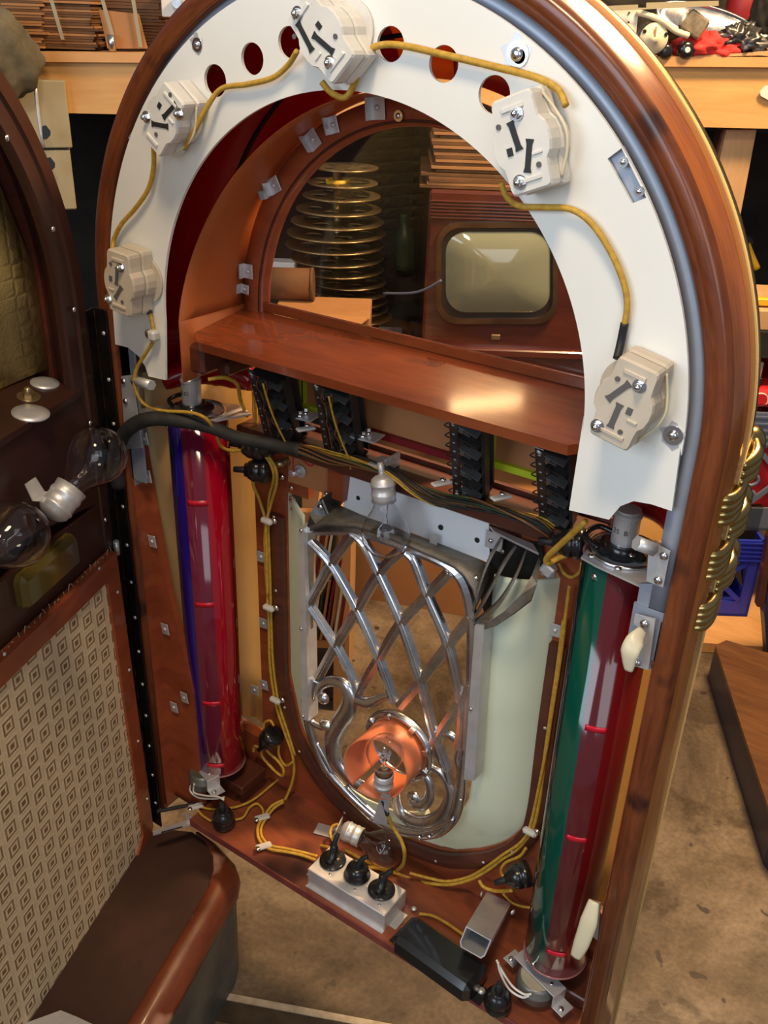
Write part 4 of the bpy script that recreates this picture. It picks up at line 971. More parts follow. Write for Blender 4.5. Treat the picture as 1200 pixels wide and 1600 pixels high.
# ================================================================ CORDS
def cord(name,label,segs,category='cable',group=None):
    t=thing(name,label,category,segs[0][0][0])
    for P,r,m,nm in segs:
        q=MB(); q.tube(P,r,8,6); part(nm,q,m,t)
    return t
def pl(l,y): return [U(a[0],a[1],a[2] if len(a)>2 else y) for a in l]
def zl(l,z): return [Z(a[0],a[1],a[2] if len(a)>2 else z) for a in l]
cr_=.0026; y_=-.006
cord('yellow_cable','yellow cord arching from the upper left ceramic socket to the top one',[(pl([(288,232,-.014),(300,212,-.016),(325,165,-.012),(347,138),(385,132),(425,122),(450,102),(464,80,-.012)],y_),cr_,M_wire,'cord')])
cord('yellow_cable','yellow cord running from the top ceramic socket across two red holes to the upper right',[(pl([(503,128,-.016),(518,145,-.014),(540,152),(556,125),(566,95),(582,75),(620,70),(700,87),(780,106),(840,122),(872,140),(884,165,-.012)],y_),cr_*1.1,M_wire,'cord')])
cord('yellow_cable','yellow cord hanging between the two left ceramic sockets',[(pl([(240,228,-.012),(240,262),(232,295),(212,325),(190,350),(178,375),(176,392,-.012)],y_),cr_,M_wire,'cord')])
cord('yellow_cable','yellow cord between the two right ceramic sockets, ending in a black sleeve',[(pl([(783,286,-.014),(792,308,-.012),(812,322),(850,324),(892,327),(925,350),(955,395),(974,440),(980,475),(976,507)],y_),cr_,M_wire,'cord'),(pl([(976,505),(970,535),(964,560,-.014)],y_),.0036,M_rubber,'sleeve')])
cord('yellow_cable','yellow cord from the lower left ceramic socket running down to the upper plug',[(pl([(217,458,-.012),(226,472),(234,490)],-.007),.0036,M_rubber,'sleeve'),(pl([(234,488),(239,510),(240,530),(228,552),(214,575),(210,600),(222,628,.0),(250,641,.01),(300,645,.02),(325,657,.03),(338,680,.05),(345,697,.07),(360,704,.085),(378,703,.10)],-.006),.0022,M_wire,'cord')])
yv=.130
cord('yellow_cable','bundle of yellow cords running down the left edge of the front board',[(pl([(396,610,.12),(400,640,.12),(400,690,.118),(395,750,.122),(405,780),(414,812),(414,850),(416,900),(420,970),(422,1040),(431,1100),(444,1142),(457,1180),(459,1210),(450,1240,.125),(436,1266,.11)],yv),.0024,M_wire,'cord'),
 (pl([(402,700,.112),(420,720,.115),(428,745,.12),(421,775),(419,812),(420,850),(422,900),(424,970),(427,1040),(436,1100),(449,1142),(461,1180)],yv),.0022,M_wire,'cord'),
 (pl([(413,705,.116),(430,730,.118),(432,755,.12),(424,785),(416,820),(417,870),(418,930)],yv-.004),.0022,M_wire,'cord'),
 (pl([(450,1240,.125),(436,1266,.118),(431,1292,.11),(438,1312,.10),(455,1326,.09),(478,1328,.085),(500,1322,.08),(519,1326,.07)],.1),.0024,M_wire,'cord')])
cord('yellow_cable','pair of yellow cords looping over the bottom board to the outlet box',[(zl([(443,1250,-.79),(425,1259,-.797),(413,1275),(403,1292),(405,1312),(420,1326),(446,1331),(470,1336),(493,1344)],-.803),.0024,M_wire,'cord'),(zl([(443,1253,-.79),(428,1263,-.797),(416,1279),(408,1294),(410,1309),(423,1321),(447,1326),(470,1331),(496,1338)],-.802),.0022,M_wire,'cord')])
cord('yellow_cable','thin yellow cord crossing the hinge end of the bottom board behind the standing plug',[(zl([(309,1259),(330,1264),(364,1262),(395,1250),(425,1226),(441,1212)],-.803),.0021,M_wire,'cord')])
cord('yellow_cable','thin yellow cord reaching the standing plug from the left clip',[(zl([(307,1262),(315,1273),(330,1283)],-.803),.0020,M_wire,'cord')])
cord('yellow_cable','thin yellow cord curving right from the standing plug to the nylon clip',[(zl([(367,1281),(380,1277),(390,1262),(402,1256),(411,1266),(410,1278)],-.803),.0021,M_wire,'cord')])
cord('yellow_cable','looped yellow cord hanging from the plug on the left cable bundle',[(pl([(412,1145),(413,1130),(422,1126),(428,1134)],.116),.0022,M_wire,'cord'),(pl([(410,1166,.115),(409,1180),(425,1200),(440,1212),(443,1203),(435,1190),(420,1176),(416,1170)],.118),.0024,M_wire,'cord'),(pl([(436,1160,.12),(436,1180),(446,1196),(458,1190)],.124),.0022,M_wire,'cord'),(pl([(404,1168,.12),(398,1166),(396,1174)],.124),.0024,M_wire,'cord')])
cord('yellow_cable','long yellow cord from the middle outlet box plug up beside the green tube',[(pl([(566,1356,.075),(590,1356,.085),(615,1363,.10),(655,1377,.115),(700,1382,.12),(735,1374,.128),(762,1359),(785,1342),(810,1325),(832,1295),(842,1255),(848,1210),(856,1150),(864,1095),(872,1040),(881,970)],.131),.0028,M_wire,'cord')])
cord('yellow_cable','second yellow cord beside the long one, rising next to the green tube',[(pl([(640,1364,.10),(670,1372,.115),(700,1377,.12),(735,1369,.128),(762,1353),(785,1336),(815,1315),(830,1285),(852,1180),(860,1130),(868,1080),(877,1020),(884,960),(890,915)],.128),.0022,M_wire,'cord')])
cord('yellow_cable','yellow cord looping to the plug that lies against the green tube',[(pl([(749,1376,.125),(756,1386),(775,1392),(800,1391,.10)],.12),.0026,M_wire,'cord'),(pl([(800,1372,.11),(788,1370),(783,1360),(790,1348),(812,1338),(822,1325)],.125),.0022,M_wire,'cord'),(pl([(786,1396,.12),(800,1410),(815,1416),(828,1418)],.125),.0020,M_wire,'cord')])
cord('yellow_cable','yellow cord dropping from the upright bulb to the outlet box, black at its top',[(pl([(598,1250,.035),(602,1262),(606,1274)],.04),.0030,M_rubber,'sleeve'),(pl([(606,1272,.04),(614,1292),(626,1312),(632,1332),(630,1350,.07),(620,1361,.085)],.05),.0026,M_wire,'cord')])
cord('yellow_cable','short yellow cord curled at the lying lamp holder',[(zl([(524,1318,-.79),(516,1305,-.79),(519,1292,-.785),(528,1288,-.78)],-.79),.0024,M_wire,'cord')])
cord('yellow_cable','yellow cord passing behind the outlet box',[(zl([(540,1328),(565,1342),(590,1354),(607,1364)],-.803),.0026,M_wire,'cord')])
cord('yellow_cable','yellow cord running behind the black ballast box to the leaning chute',[(zl([(655,1428),(675,1431),(695,1441),(720,1458),(745,1475)],-.803),.0024,M_wire,'cord')])
cord('yellow_cable','yellow cord from under the arch panel bending back to the plug by the green tube',[(pl([(914,815,.03),(890,838,.05),(856,870,.075),(857,880,.08),(872,872,.09),(886,867,.095)],.1),.0034,M_wire,'cord'),(pl([(873,880),(880,894),(893,902),(906,893),(909,878)],.13),.0020,M_wire,'cord')])
cord('yellow_cable','short yellow cord arching from the starter can to the left rack',[(pl([(325,593,.045),(350,590,.06),(370,600,.08),(376,625,.10),(386,650,.12)],.1),.0026,M_wire,'cord')])
cord('black_cable','thin black cord passing under the piano hinge',[(zl([(245,1268,-.80),(275,1262,-.80),(305,1256,-.80)],-.8),.003,M_harn,'cord')])
def clip(x,y,mode,lab):
    t=thing('nylon_clip',lab,'cable clip',U(x,y,.13) if mode=='b' else (U(x,y,-.003) if mode=='p' else Z(x,y,-.805)))
    q=MB()
    if mode=='b': q.box(U(x,y,.124),(.020,.010,.009),None,.003); 
    elif mode=='p': q.box(U(x,y,-.008),(.012,.012,.013),None,.003)
    else: q.box(Z(x,y,-.801),(.024,.011,.006),Matrix.Rotation(1.0,3,'Z'),.002)
    part('strap',q,M_clip,t); q=MB(); 
    if mode=='b': screw(q,U(x+11,y,.126),.005)
    elif mode=='z': screw(q,Z(x-9,y+4,-.800),.004,(0,0,1))
    else: screw(q,U(x-9,y-4,-.003),.004)
    part('screw',q,M_steel,t)
clip(240,524,'p','nylon clip with screw low on the left leg of the arch panel')
clip(417,814,'b','nylon clip on the left cable bundle near the tan plate'); clip(420,950,'b','nylon clip halfway down the left cable bundle'); clip(430,1094,'b','nylon clip low on the left cable bundle')
clip(828,1300,'b','nylon clip holding two yellow cords beside the green tube')
clip(410,1277,'z','nylon clip on the bottom board, nearest the standing plug'); clip(412,1322,'z','nylon clip on the bottom board left of the outlet box'); clip(306,1260,'z','nylon clip at the hinge corner of the bottom board')
q=MB(); q.box(U(857,889,.118),(.016,.012,.014),Matrix.Rotation(.5,3,'Y'),.002); t=solo('cord_grip',q,M_alu,'small aluminium cord grip by the right louvre','cord grip')
q=MB(); q.slab([U(*p,.139) for p in [(855,880),(870,882),(866,917),(849,914)]],(0,.0015,0)); t=thing('steel_bracket','small grey steel bracket with two screws below the cord grip','bracket',U(860,900,.139)); part('plate',q,M_strip,t); q=MB(); screw(q,U(860,894,.138),.0035); screw(q,U(858,909,.138),.0035); part('screw',q,M_steel,t)
q=MB(); screw(q,U(866,835,.135),.0085); solo('washer',q,M_alu,'large washer screw left of the plug by the green tube','washer')
# stay arm at the hinge
t=thing('door_stay','slotted aluminium stay arm between cabinet and bottom board','door stay',Z(300,1280,-.82))
q=MB(); q.slab([Z(*p,-.822) for p in [(240,1300),(239,1306),(293,1291),(311,1290),(307,1279),(290,1284)]],(0,0,.0025)); part('arm',q,M_alu,t)
q=MB(); q.slab([Z(*p,-.819) for p in [(287,1270),(310,1282),(308,1288),(292,1284)]],(0,0,.003)); part('foot',q,M_alu,t)
q=MB(); q.slab([Z(*p,-.8192) for p in [(252,1300),(252,1302),(285,1293),(285,1291)]],(0,0,.0004)); part('slot',q,M_ink,t)
# ================================================================ BROWN CABINET
cb=thing('jukebox_cabinet','dark brown open jukebox cabinet at the left with gold foil and patterned speaker cloth','jukebox cabinet',KL(.38,.3,FLOOR))
Rc=.385; uc=.402
def kp(u,w,z): return KL(u,w,z)
def karc(r,a): return (uc-r*math.cos(a),r*math.sin(a))    # from hinge side round the arch
def ksweep(mb,prof,zb,n=64,z2=None):
    # prof (radius, w); legs down to zb
    st=[(None,-1,zb)]+[(PI*i/n,0,0) for i in range(n+1)]+[(None,1,zb)]; vs=[];m=len(prof)
    for t,s_,z in st:
        for r,w in prof:
            if t is None: vs.append(kp(uc+s_*r,w,z))
            else: u,zz=karc(r,t); vs.append(kp(u,w,zz))
    fs=[(i*m+k,i*m+(k+1)%m,(i+1)*m+(k+1)%m,(i+1)*m+k) for i in range(len(st)-1) for k in range(m)]
    mb.add(vs,fs,False); mb.add(vs[:m],[tuple(range(m))]); mb.add(vs[-m:],[tuple(range(m))])
q=MB(); ksweep(q,[(Rc,.004),(Rc-.002,.0),(Rc-.018,.0),(Rc-.021,.003),(Rc-.038,.005),(Rc-.041,.008),(Rc-.041,.016),(Rc-.004,.05)],-.90); part('face_frame',q,M_brown,cb)
q=MB(); ksweep(q,[(Rc-.002,.05),(Rc-.010,.05),(Rc-.010,.50),(Rc-.002,.50)],-.90); part('cabinet_shell',q,M_boardd,cb)
q=MB(); q.slab([kp(uc-Rc+.01,.49,-.9)]+[kp(*(lambda a:(a[0],.49,a[1]))(karc(Rc-.01,PI*k/30))) for k in range(31)]+[kp(uc+Rc-.01,.49,-.9)],CN*.01); part('back_wall',q,M_brown,cb)
for x,y in [(11,216),(83,358),(116,484),(141,833-172),(165,812),(141,660)][:5]:
    q=MB(); screw(q,K(x,y,-.0005),.0034,-CN); part('screw',q,M_steel,cb)
# gold embossed foil panel
def foilfn(nt,b):
    co_=tc(nt); mp=nd(nt,'ShaderNodeMapping'); mp.inputs['Scale'].default_value=(34,34,34); nt.links.new(co_,mp.inputs[0])
    v=nd(nt,'ShaderNodeTexVoronoi',feature='DISTANCE_TO_EDGE'); v.inputs['Scale'].default_value=1.6; v.inputs['Randomness'].default_value=.15; nt.links.new(mp.outputs[0],v.inputs['Vector'])
    n=noise(nt,co_,3.5,2,.5); nt.links.new(ramp(nt,n,[(.35,(.32,.23,.08)),(.65,(.80,.58,.22))]),b.inputs['Base Color'])
    n2=noise(nt,co_,260,3,.7); m=nd(nt,'ShaderNodeMath',operation='ADD'); nt.links.new(v.outputs['Distance'],m.inputs[0]); mm=nd(nt,'ShaderNodeMath',operation='MULTIPLY'); nt.links.new(n2,mm.inputs[0]); mm.inputs[1].default_value=.35; nt.links.new(mm.outputs[0],m.inputs[1]); bump(nt,b,m.outputs[0],.9,.004)
M_foil=mat('embossed gold foil',(.28,.2,.08),.40,.3,fn=foilfn)
q=MB(); 
def foil(i,j): 
    u=.030+.744*i; return kp(u,.055+.04*math.sin(PI*i),-.086+(math.sqrt(max(0,.374**2-(u-uc)**2))+.086)*j)
q.sheet(foil,14,2,.001); part('foil_panel',q,M_foil,cb,label='embossed gold foil panel')
# mechanism deck
q=MB(); q.slab([kp(.045,.0,-.10),kp(.06,.10,-.082),kp(.74,.13,-.082),kp(.76,.0,-.10)],(0,0,-.008)); 
q.slab([kp(.012,.002,-.345),kp(.012,.002,-.19),kp(.050,.004,-.10),kp(.76,.004,-.10),kp(.79,.002,-.19),kp(.79,.002,-.345)],CN*.008,[[kp(.03+.0,.002,-.262),kp(.19,.002,-.232),kp(.60,.002,-.232),kp(.60,.002,-.262),kp(.19,.002,-.258)]])
nd_=(kp(.06,.10,-.082)-kp(.045,.0,-.10)).cross(kp(.74,.13,-.082)-kp(.045,.0,-.10)).normalized(); nd_=nd_ if nd_.z>0 else -nd_
dk=part('deck_panel',q,M_brown,cb,label='brown enamel mechanism deck')
def deckp(x,y):   # photo point on the sloping deck plane
    a,b,c_=kp(.045,.0,-.10),kp(.06,.10,-.082),kp(.74,.13,-.082); n_=(b-a).cross(c_-a).normalized(); r=ray(x,y); return CAM+r*((a-CAM).dot(n_)/r.dot(n_))
for x,y,r_ in [(48,647,.021),(70,600,.017)]:
    q=MB(); c=deckp(x,y); q.rev(c,nd_,[(r_,0),(r_,.002),(r_*.5,.0025),(r_*.28,.0035),(.0001,.004)],28); part('washer',q,M_alu,dk)
q=MB(); c=deckp(45,622); q.cyl(c,c+nd_*.003,.0135,n=20); q.cyl(c+nd_*.003,c+nd_*.008,.0075,n=6,smooth=False); q.ball(c+Vector((0,0,.009)),.0055,12,8); part('acorn_nut',q,M_brass,dk)
q=MB(); q.slab([deckp(*p)+Vector((0,0,.001)) for p in [(0,586),(38,588),(12,606),(0,612)]],(0,0,.001)); part('inlaid_label',q,M_gold,dk)
# window box with yellow glass
q=MB(); c=K(76,891,-.004); M=Matrix((CD,CN,Vector((0,0,1)))).transposed(); q.box(c+CN*.004,(.118,.026,.046),M,.007); part('fuse_window',q,mat('old yellow plastic window',(.42,.30,.06),.10,trans=.75,coat=.5),cb,label='yellow plastic window box')
q=MB(); q.slab([kp(.005,-.001,-.345)+Vector((0,0,0)),kp(.785,-.001,-.345),kp(.785,-.001,-.350),kp(.005,-.001,-.350)],CN*.004)
for k in range(75):
    u=.022+.0105*k; a=kp(u,-.004,-.346); q.tube([a,a+CD*.003-CN*.002+Vector((0,0,.013)),a+CD*(.006+.004*math.sin(k*2.1))-CN*.004+Vector((0,0,.018+.004*math.sin(k*1.3)))],.0008,4,3)
part('staple_edge',q,M_greym,cb,kind='stuff')
q=MB(); c=kp(.018,-.004,-.345); q.cyl(c+Vector((0,0,-.005)),c+Vector((0,0,.016)),.004,n=12); part('hinge_pin',q,M_alu,cb)
# speaker baffle
def clothfn(nt,b):
    co_=tc(nt,'UV'); sp=nd(nt,'ShaderNodeSeparateXYZ'); nt.links.new(co_,sp.inputs[0])
    def mth(op,a,b_=None,c_=None):
        n=nd(nt,'ShaderNodeMath',operation=op)
        for i,v in enumerate((a,b_,c_)):
            if v is None: continue
            if isinstance(v,(int,float)): n.inputs[i].default_value=v
            else: nt.links.new(v,n.inputs[i])
        return n.outputs[0]
    cw,chh=.030,.030
    x=mth('DIVIDE',sp.outputs[0],cw); y=mth('DIVIDE',sp.outputs[1],chh); col=mth('FLOOR',x)
    y2=mth('ADD',y,mth('MULTIPLY',mth('MODULO',col,2.0),.5))
    fx=mth('ABSOLUTE',mth('SUBTRACT',mth('FRACT',x),.5)); fy=mth('ABSOLUTE',mth('SUBTRACT',mth('FRACT',y2),.5))
    d=mth('MAXIMUM',fx,fy)                               # 0 centre .. .5 edge
    rr_=nd(nt,'ShaderNodeValToRGB'); e_=rr_.color_ramp.elements
    while len(e_)<8: e_.new(.5)
    for i_,(p_,c_) in enumerate([(.0,.05),(.10,.05),(.14,.9),(.21,.9),(.25,.15),(.31,.15),(.35,1.),(.5,.75)]): e_[i_].position=p_; e_[i_].color=(c_,c_,c_,1)
    nt.links.new(d,rr_.inputs[0]); wv=rr_.outputs[0]
    ctr=mth('LESS_THAN',d,.13)
    h=mth('MULTIPLY',wv,1.0)
    weave=mth('MULTIPLY',mth('SINE',mth('MULTIPLY',sp.outputs[0],3600.0)),mth('SINE',mth('MULTIPLY',sp.outputs[1],3600.0)))
    h2=mth('ADD',h,mth('MULTIPLY',weave,.10)); n=noise(nt,co_,30,3,.6); h3=mth('ADD',h2,mth('MULTIPLY',mth('SUBTRACT',n,.5),.5))
    nt.links.new(ramp(nt,h3,[(.05,(.25,.14,.06)),(.40,(.58,.41,.23)),(.85,(.86,.66,.41))]),b.inputs['Base Color']); bump(nt,b,h2,.6,.003)
M_cloth2=mat('woven speaker cloth',(.5,.4,.25),.75,fn=clothfn)
bo=[(.008,-.352),(.008,-.885),(.055,-.950),(.335,-.955),(.335+.40,-.955),(.795,-.885),(.795,-.352)]
# outline straight from the photo on the cabinet front plane
def K2(x,y,w): P=K(x,y,w); d=P-HG; return (d.dot(CD),P.z)
p=[K2(180,862,-.012),K2(238,1292,-.012),K2(216,1375,-.012),K2(70,1600,-.012)]
(u0,z0),(u1,z1),(u2,z2),(u3,z3)=p
bo=[(u0,z0),(u1,z1),(u2,z2),(u3,z3),(u3+.25,z3),(.80,-.88),(.80,z0)]
cx_,cz_=.4,-.62
def inset(P,d):
    out=[];n=len(P)
    for i in range(n):
        a=Vector(P[i-1]);b_=Vector(P[i]);c=Vector(P[(i+1)%n]); n1=(b_-a).normalized(); n2=(c-b_).normalized()
        n1=Vector((-n1.y,n1.x)); n2=Vector((-n2.y,n2.x)); m=(n1+n2); k=d/max(.3,(1+n1.dot(n2))); out.append(b_+m*k)
    return out
ins=inset(bo,.030) 
if abs(ins[0].x-bo[0][0])<1e-9 or ins[0].x<bo[0][0]: ins=inset(bo,-.030)
q=MB(); q.slab([kp(u,-.014,z) for u,z in bo],CN*.014,[[kp(v.x,-.014,v.y) for v in ins]]); bf=part('baffle_frame',q,M_board2 if False else M_board,cb,label='red brown frame of the speaker cloth')
q=MB(); vs=[kp(v.x,-.010,v.y) for v in ins]; vb=[kp(v.x,-.006,v.y) for v in ins]; n=len(ins); uv=[(v.x+2,v.y+2) for v in ins]
q.add(vs+vb,[tuple(range(n)),tuple(range(2*n-1,n-1,-1))]+[(i,(i+1)%n,n+(i+1)%n,n+i) for i in range(n)],False,0,[uv,uv[::-1]]+[[uv[i],uv[(i+1)%n],uv[(i+1)%n],uv[i]] for i in range(n)]); part('speaker_cloth',q,M_cloth2,cb,label='beige cloth woven with nested squares')
for x,y in [(155,888),(7,1022),(184,925),(202,1047),(216,1158),(230,1248),(232,1317),(222,1355),(191,1420),(98,1566)]:
    q=MB(); screw(q,K(x,y,-.0145),.0026,-CN); part('screw',q,M_alu,bf)
# base with brown padded top and scuffed rim
zb=-.868
tp=[(215,1330),(232,1302),(262,1296),(300,1300),(322,1316),(333,1338),(334,1362),(326,1388),(306,1422),(200,1600),(150,1690)]
q=MB(); T=[Z(a,b,zb) for a,b in tp]; ext=[T[-1]+CD*.35,T[-1]+CD*.35-Vector((.22,.10,0)),T[0]+CN*.10+Vector((0,0,0))]
q.slab(T+ext,(0,0,-.02)); part('padded_base',q,M_brown2,cb)
rim_=[(318,1300),(345,1316),(368,1340),(375,1358),(371,1382),(350,1418),(250,1600),(200,1690)]
I=[Z(a,b,zb+.001) for a,b in [(306,1302),(322,1316),(333,1338),(334,1362),(326,1388),(306,1422),(200,1600),(150,1690)]]
O=[Z(a,b,zb+.001) for a,b in rim_]; I.append(I[-1]+CD*.35); O.append(O[-1]+CD*.35)
secs=[]
for i in range(len(I)):
    o=O[i]; a=I[i]; d=(o-a); d.z=0
    secs.append([a+Vector((0,0,-.005)),a+Vector((0,0,.003)),a+d*.30+Vector((0,0,.003)),a+d*.62+Vector((0,0,-.003)),a+d*.95+Vector((0,0,-.016)),a+d*1.0+Vector((0,0,-.030)),a+d*.78+Vector((0,0,-.052)),a+Vector((0,0,-.052))])
def sweepsecs(mb,S,smooth=True):
    m=len(S[0]); vs=sum(S,[]); fs=[(i*m+k,i*m+(k+1)%m,(i+1)*m+(k+1)%m,(i+1)*m+k) for i in range(len(S)-1) for k in range(m)]
    mb.add(vs,fs,smooth); mb.add(S[0],[tuple(range(m))]); mb.add(S[-1],[tuple(range(m))])
q=MB(); sweepsecs(q,secs); part('base_rim',q,M_scuff,cb,label='scuffed wooden rim of the base')
q=MB(); K1=[(O[i]*.8+I[i]*.2) for i in range(len(I))]; K1=[Vector((v.x,v.y,0)) for v in K1]; K0=[Vector((I[i].x,I[i].y,0))+(Vector((I[i].x,I[i].y,0))-K1[i])*.5 for i in range(len(I))]
S=[[a+Vector((0,0,zb-.05)),b_+Vector((0,0,zb-.05)),b_*.94+a*.06+Vector((0,0,-1.07)),b_*.9+a*.1+Vector((0,0,FLOOR)),a+Vector((0,0,FLOOR))] for a,b_ in zip(K0,K1)]
sweepsecs(q,S,False); part('kick_plate',q,M_graykick,cb)
q=MB(); q.slab([Z(a,b,zb+.004) for a,b in [(95,1580),(120,1590),(150,1604),(60,1660),(40,1600)]],(0,0,.002)); part('steel_sheet',q,M_alu,cb)
# ================================================================ GARAGE
YM=Matrix.Rotation(YAW,3,'Z'); BX=YM@Vector((1,0,0)); BY=YM@Vector((0,1,0))
def concrete(nt,b):
    co_=tc(nt); a=noise(nt,co_,2.4,8,.70,.5); c=ramp(nt,a,[(.36,(.050,.034,.020)),(.50,(.14,.100,.063)),(.66,(.26,.20,.138))])
    k=noise(nt,co_,4.5,6,.62,.6); f=ramp(nt,k,[(.53,(0,0,0)),(.62,(1,1,1))]); fm=nd(nt,'ShaderNodeMath',operation='MULTIPLY'); nt.links.new(f,fm.inputs[0]); fm.inputs[1].default_value=.6
    c=mixc(nt,fm.outputs[0],c,(.065,.05,.035)); g=noise(nt,co_,110,3,.6); gr=ramp(nt,g,[(.3,(.72,.72,.72)),(.7,(1.1,1.1,1.1))]); c=mixc(nt,1.0,c,gr,'MULTIPLY')
    sp=noise(nt,co_,26,2,.5); sf=ramp(nt,sp,[(.70,(0,0,0)),(.73,(1,1,1))]); c=mixc(nt,sf,c,(.05,.035,.025))
    nt.links.new(c,b.inputs['Base Color']); m=nd(nt,'ShaderNodeMapRange'); m.inputs['To Min'].default_value=.6; m.inputs['To Max'].default_value=.28; nt.links.new(f,m.inputs[0]); nt.links.new(m.outputs[0],b.inputs['Roughness']); bump(nt,b,a,.25,.01)
M_floor=mat('stained concrete',(.3,.2,.14),.55,fn=concrete)
f=MB(); f.box((-1,1.5,FLOOR-.05),(9,9,.1)); struct('floor',f,M_floor)
# concrete ledge and joint in the floor at the bottom of the picture
a=Z(262,1552,FLOOR); b_=Z(545,1606,FLOOR); d=(b_-a).normalized(); n_=Vector((-d.y,d.x,0))
q=MB(); q.slab([a-d*.6+n_*.006,b_+d*.9+n_*.006,b_+d*.9-n_*.030,a-d*.6-n_*.030],(0,0,.0015)); struct('trim_1',q,mottled('dark joint filler',(.02,.015,.01),(.06,.04,.025),30,.6))
q=MB(); q.slab([a-d*.6+n_*.018,b_+d*.9+n_*.018,b_+d*.9+n_*.006,a-d*.6+n_*.006],(0,0,.003)); struct('trim_2',q,mottled('pale worn joint edge',(.30,.24,.17),(.5,.42,.32),40,.7))
f=MB(); c=CAM+FW*3.25; f.box((c.x,c.y,.3),(8,.1,2.8),YM); struct('wall_back',f,M_wallb)
def root(name,label,catg,x,y,D,group=None):
    return thing(name,label,catg,B(x,y,D),group,YM)
def loc(x,y,D): return B(x,y,D)
def bbox_(mb,x0,y0,x1,y1,D,dep,bev=.002,zb=None,zt=None,mi=0,yaw=0):
    xm=(x0+x1)/2; ym=(y0+y1)/2
    l=B(x0,ym,D);r=B(x1,ym,D);t=B(xm,y0,D).z if zt is None else zt; bt=B(xm,y1,D).z if zb is None else zb
    w=(r-l).dot(BX); c=(l+r)/2; c.z=(t+bt)/2; c+=BY*dep/2
    mb.box(c,(w,dep,t-bt),YM@Matrix.Rotation(yaw,3,'Z'),bev,mi); return c,w,t,bt
def bsolo(name,x0,y0,x1,y1,D,dep,m,label,catg,group=None,bev=.003,zb=None,zt=None,yaw=0):
    q=MB(); c,w,t,bt=bbox_(q,x0,y0,x1,y1,D,dep,bev,zb,zt,yaw=yaw); return solo(name,q,m,label,catg,group,None,Vector((c.x,c.y,bt)))
DB=2.30
zbt=B(1100,88,DB).z; zbb=B(1100,203,DB).z; zlt=B(120,84,DB).z; zlb=B(120,175,DB).z
ztop=(zbt+zlt)/2
# workbench
wb=thing('workbench','long pine workbench against the back wall with a wide front beam','workbench',Vector((CAM.x+FW.x*DB,CAM.y+FW.y*DB,FLOOR)),None,YM)
def beam(x0,y0a,y1a,x1,y0b,y1b,D,th):
    a,b2=B(x0,y0a,D),B(x1,y0b,D); c,d2=B(x0,y1a,D),B(x1,y1b,D); q=MB(); q.slab([a,b2,d2,c],BY*th); return q
q=beam(-200,85,170,1560,97.5,209,DB,.04); part('front_beam',q,M_pine,wb)
q=MB(); a=B(-200,79,DB-.015); b2=B(1560,92,DB-.015); q.slab([a,b2,b2+BY*.75,a+BY*.75],(0,0,-.020)); part('bench_top',q,M_ply,wb)
def post(pts,D,m,dep=.045):
    q=MB(); q.slab([B(*p,D) for p in pts],BY*dep); return q
part('leg',post([(1135,203),(1182,203),(1150,372),(1172,520),(1185,640),(1110,640),(1090,470),(1085,420)],DB+.04,M_pinev),M_pinev,wb)
part('brace',post([(1128,203),(1136,203),(1105,320),(1095,320)],DB+.06,M_pinev),M_boardd,wb)
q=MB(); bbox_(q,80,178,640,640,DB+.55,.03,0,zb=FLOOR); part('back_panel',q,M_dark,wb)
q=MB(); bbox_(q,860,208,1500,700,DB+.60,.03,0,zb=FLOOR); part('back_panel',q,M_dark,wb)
# left: grey steel cabinet with hinged doors
t=thing('steel_cabinet','grey enamel steel cabinet with hinged door under the bench, left edge','steel cabinet',B(40,300,DB-.10),None,YM)
q=MB(); bbox_(q,-120,124,82,232,DB-.08,.16,.003,yaw=.34); q2=MB(); part('upper_body',q,M_greym,t)
q=MB(); bbox_(q,-120,235,90,330,DB-.08,.16,.003,yaw=.34); part('lower_body',q,M_greym,t)
q=MB(); q.tube([B(54,126,DB-.085),B(60,180,DB-.085),B(68,230,DB-.085)],.004,8,2); part('hinge_rod',q,M_alu,t)
for x,y in [(73,208),(80,258)]:
    q=MB(); q.slab([B(x+a,y+b2,DB-.088) for a,b2 in [(-7,-11),(-2,-12),(5,-3),(5,4),(-1,10),(-6,9)]],BY*.004); part('latch',q,M_blackm,t)
# canvas bundle
q=MB()
def canv(u,v):
    a=2*PI*u; p=PI*v; c=B(-28,88,DB-.10); r=1+.06*math.sin(3*a+4*p)+.05*math.sin(9*a-5*p)+.05*abs(math.sin(8*p+3*a))
    return c+BX*.112*r*math.sin(p)*math.cos(a)+BY*.10*r*math.sin(p)*math.sin(a)+Vector((0,0,.095*r*math.cos(p)))
q.grid(canv,48,28); solo('canvas_bundle',q,M_canvas,'crumpled grey green canvas bundle hanging over the bench edge at upper left','canvas')
# cardboard stacks on the bench, upper left
def stack(n,x0,x1,ybot,ytop,D,dep,label,group,mts,jit=.006,zb=None,strap=None):
    zb=B((x0+x1)/2,ybot,D).z if zb is None else zb; zt=B((x0+x1)/2,ytop,D).z; h=(zt-zb)/n
    l=B(x0,(ybot+ytop)/2,D); r=B(x1,(ybot+ytop)/2,D); w=(r-l).dot(BX); c=(l+r)/2; pr=None
    for i in range(n):
        q=MB(); j=random.uniform(-jit,jit); q.box(Vector((c.x,c.y,zb+h*(i+.5)))+BX*j+BY*(dep/2+random.uniform(-jit,jit)*.6),(w+random.uniform(-jit,jit),dep,h*.86),YM@Matrix.Rotation(random.uniform(-.03,.03)*jit*60,3,'Z'))
        solo('cardboard_sheet',q,mts[i%len(mts)],label,'cardboard',group)
zbn=B(120,80,DB).z+.002
stack(22,2,66,84,-22,DB+.02,.35,'flattened cardboard sheet in the leftmost stack on the bench','cardboard sheets in the leftmost bench stack',[M_card,M_cardd,M_card],zb=zbn)
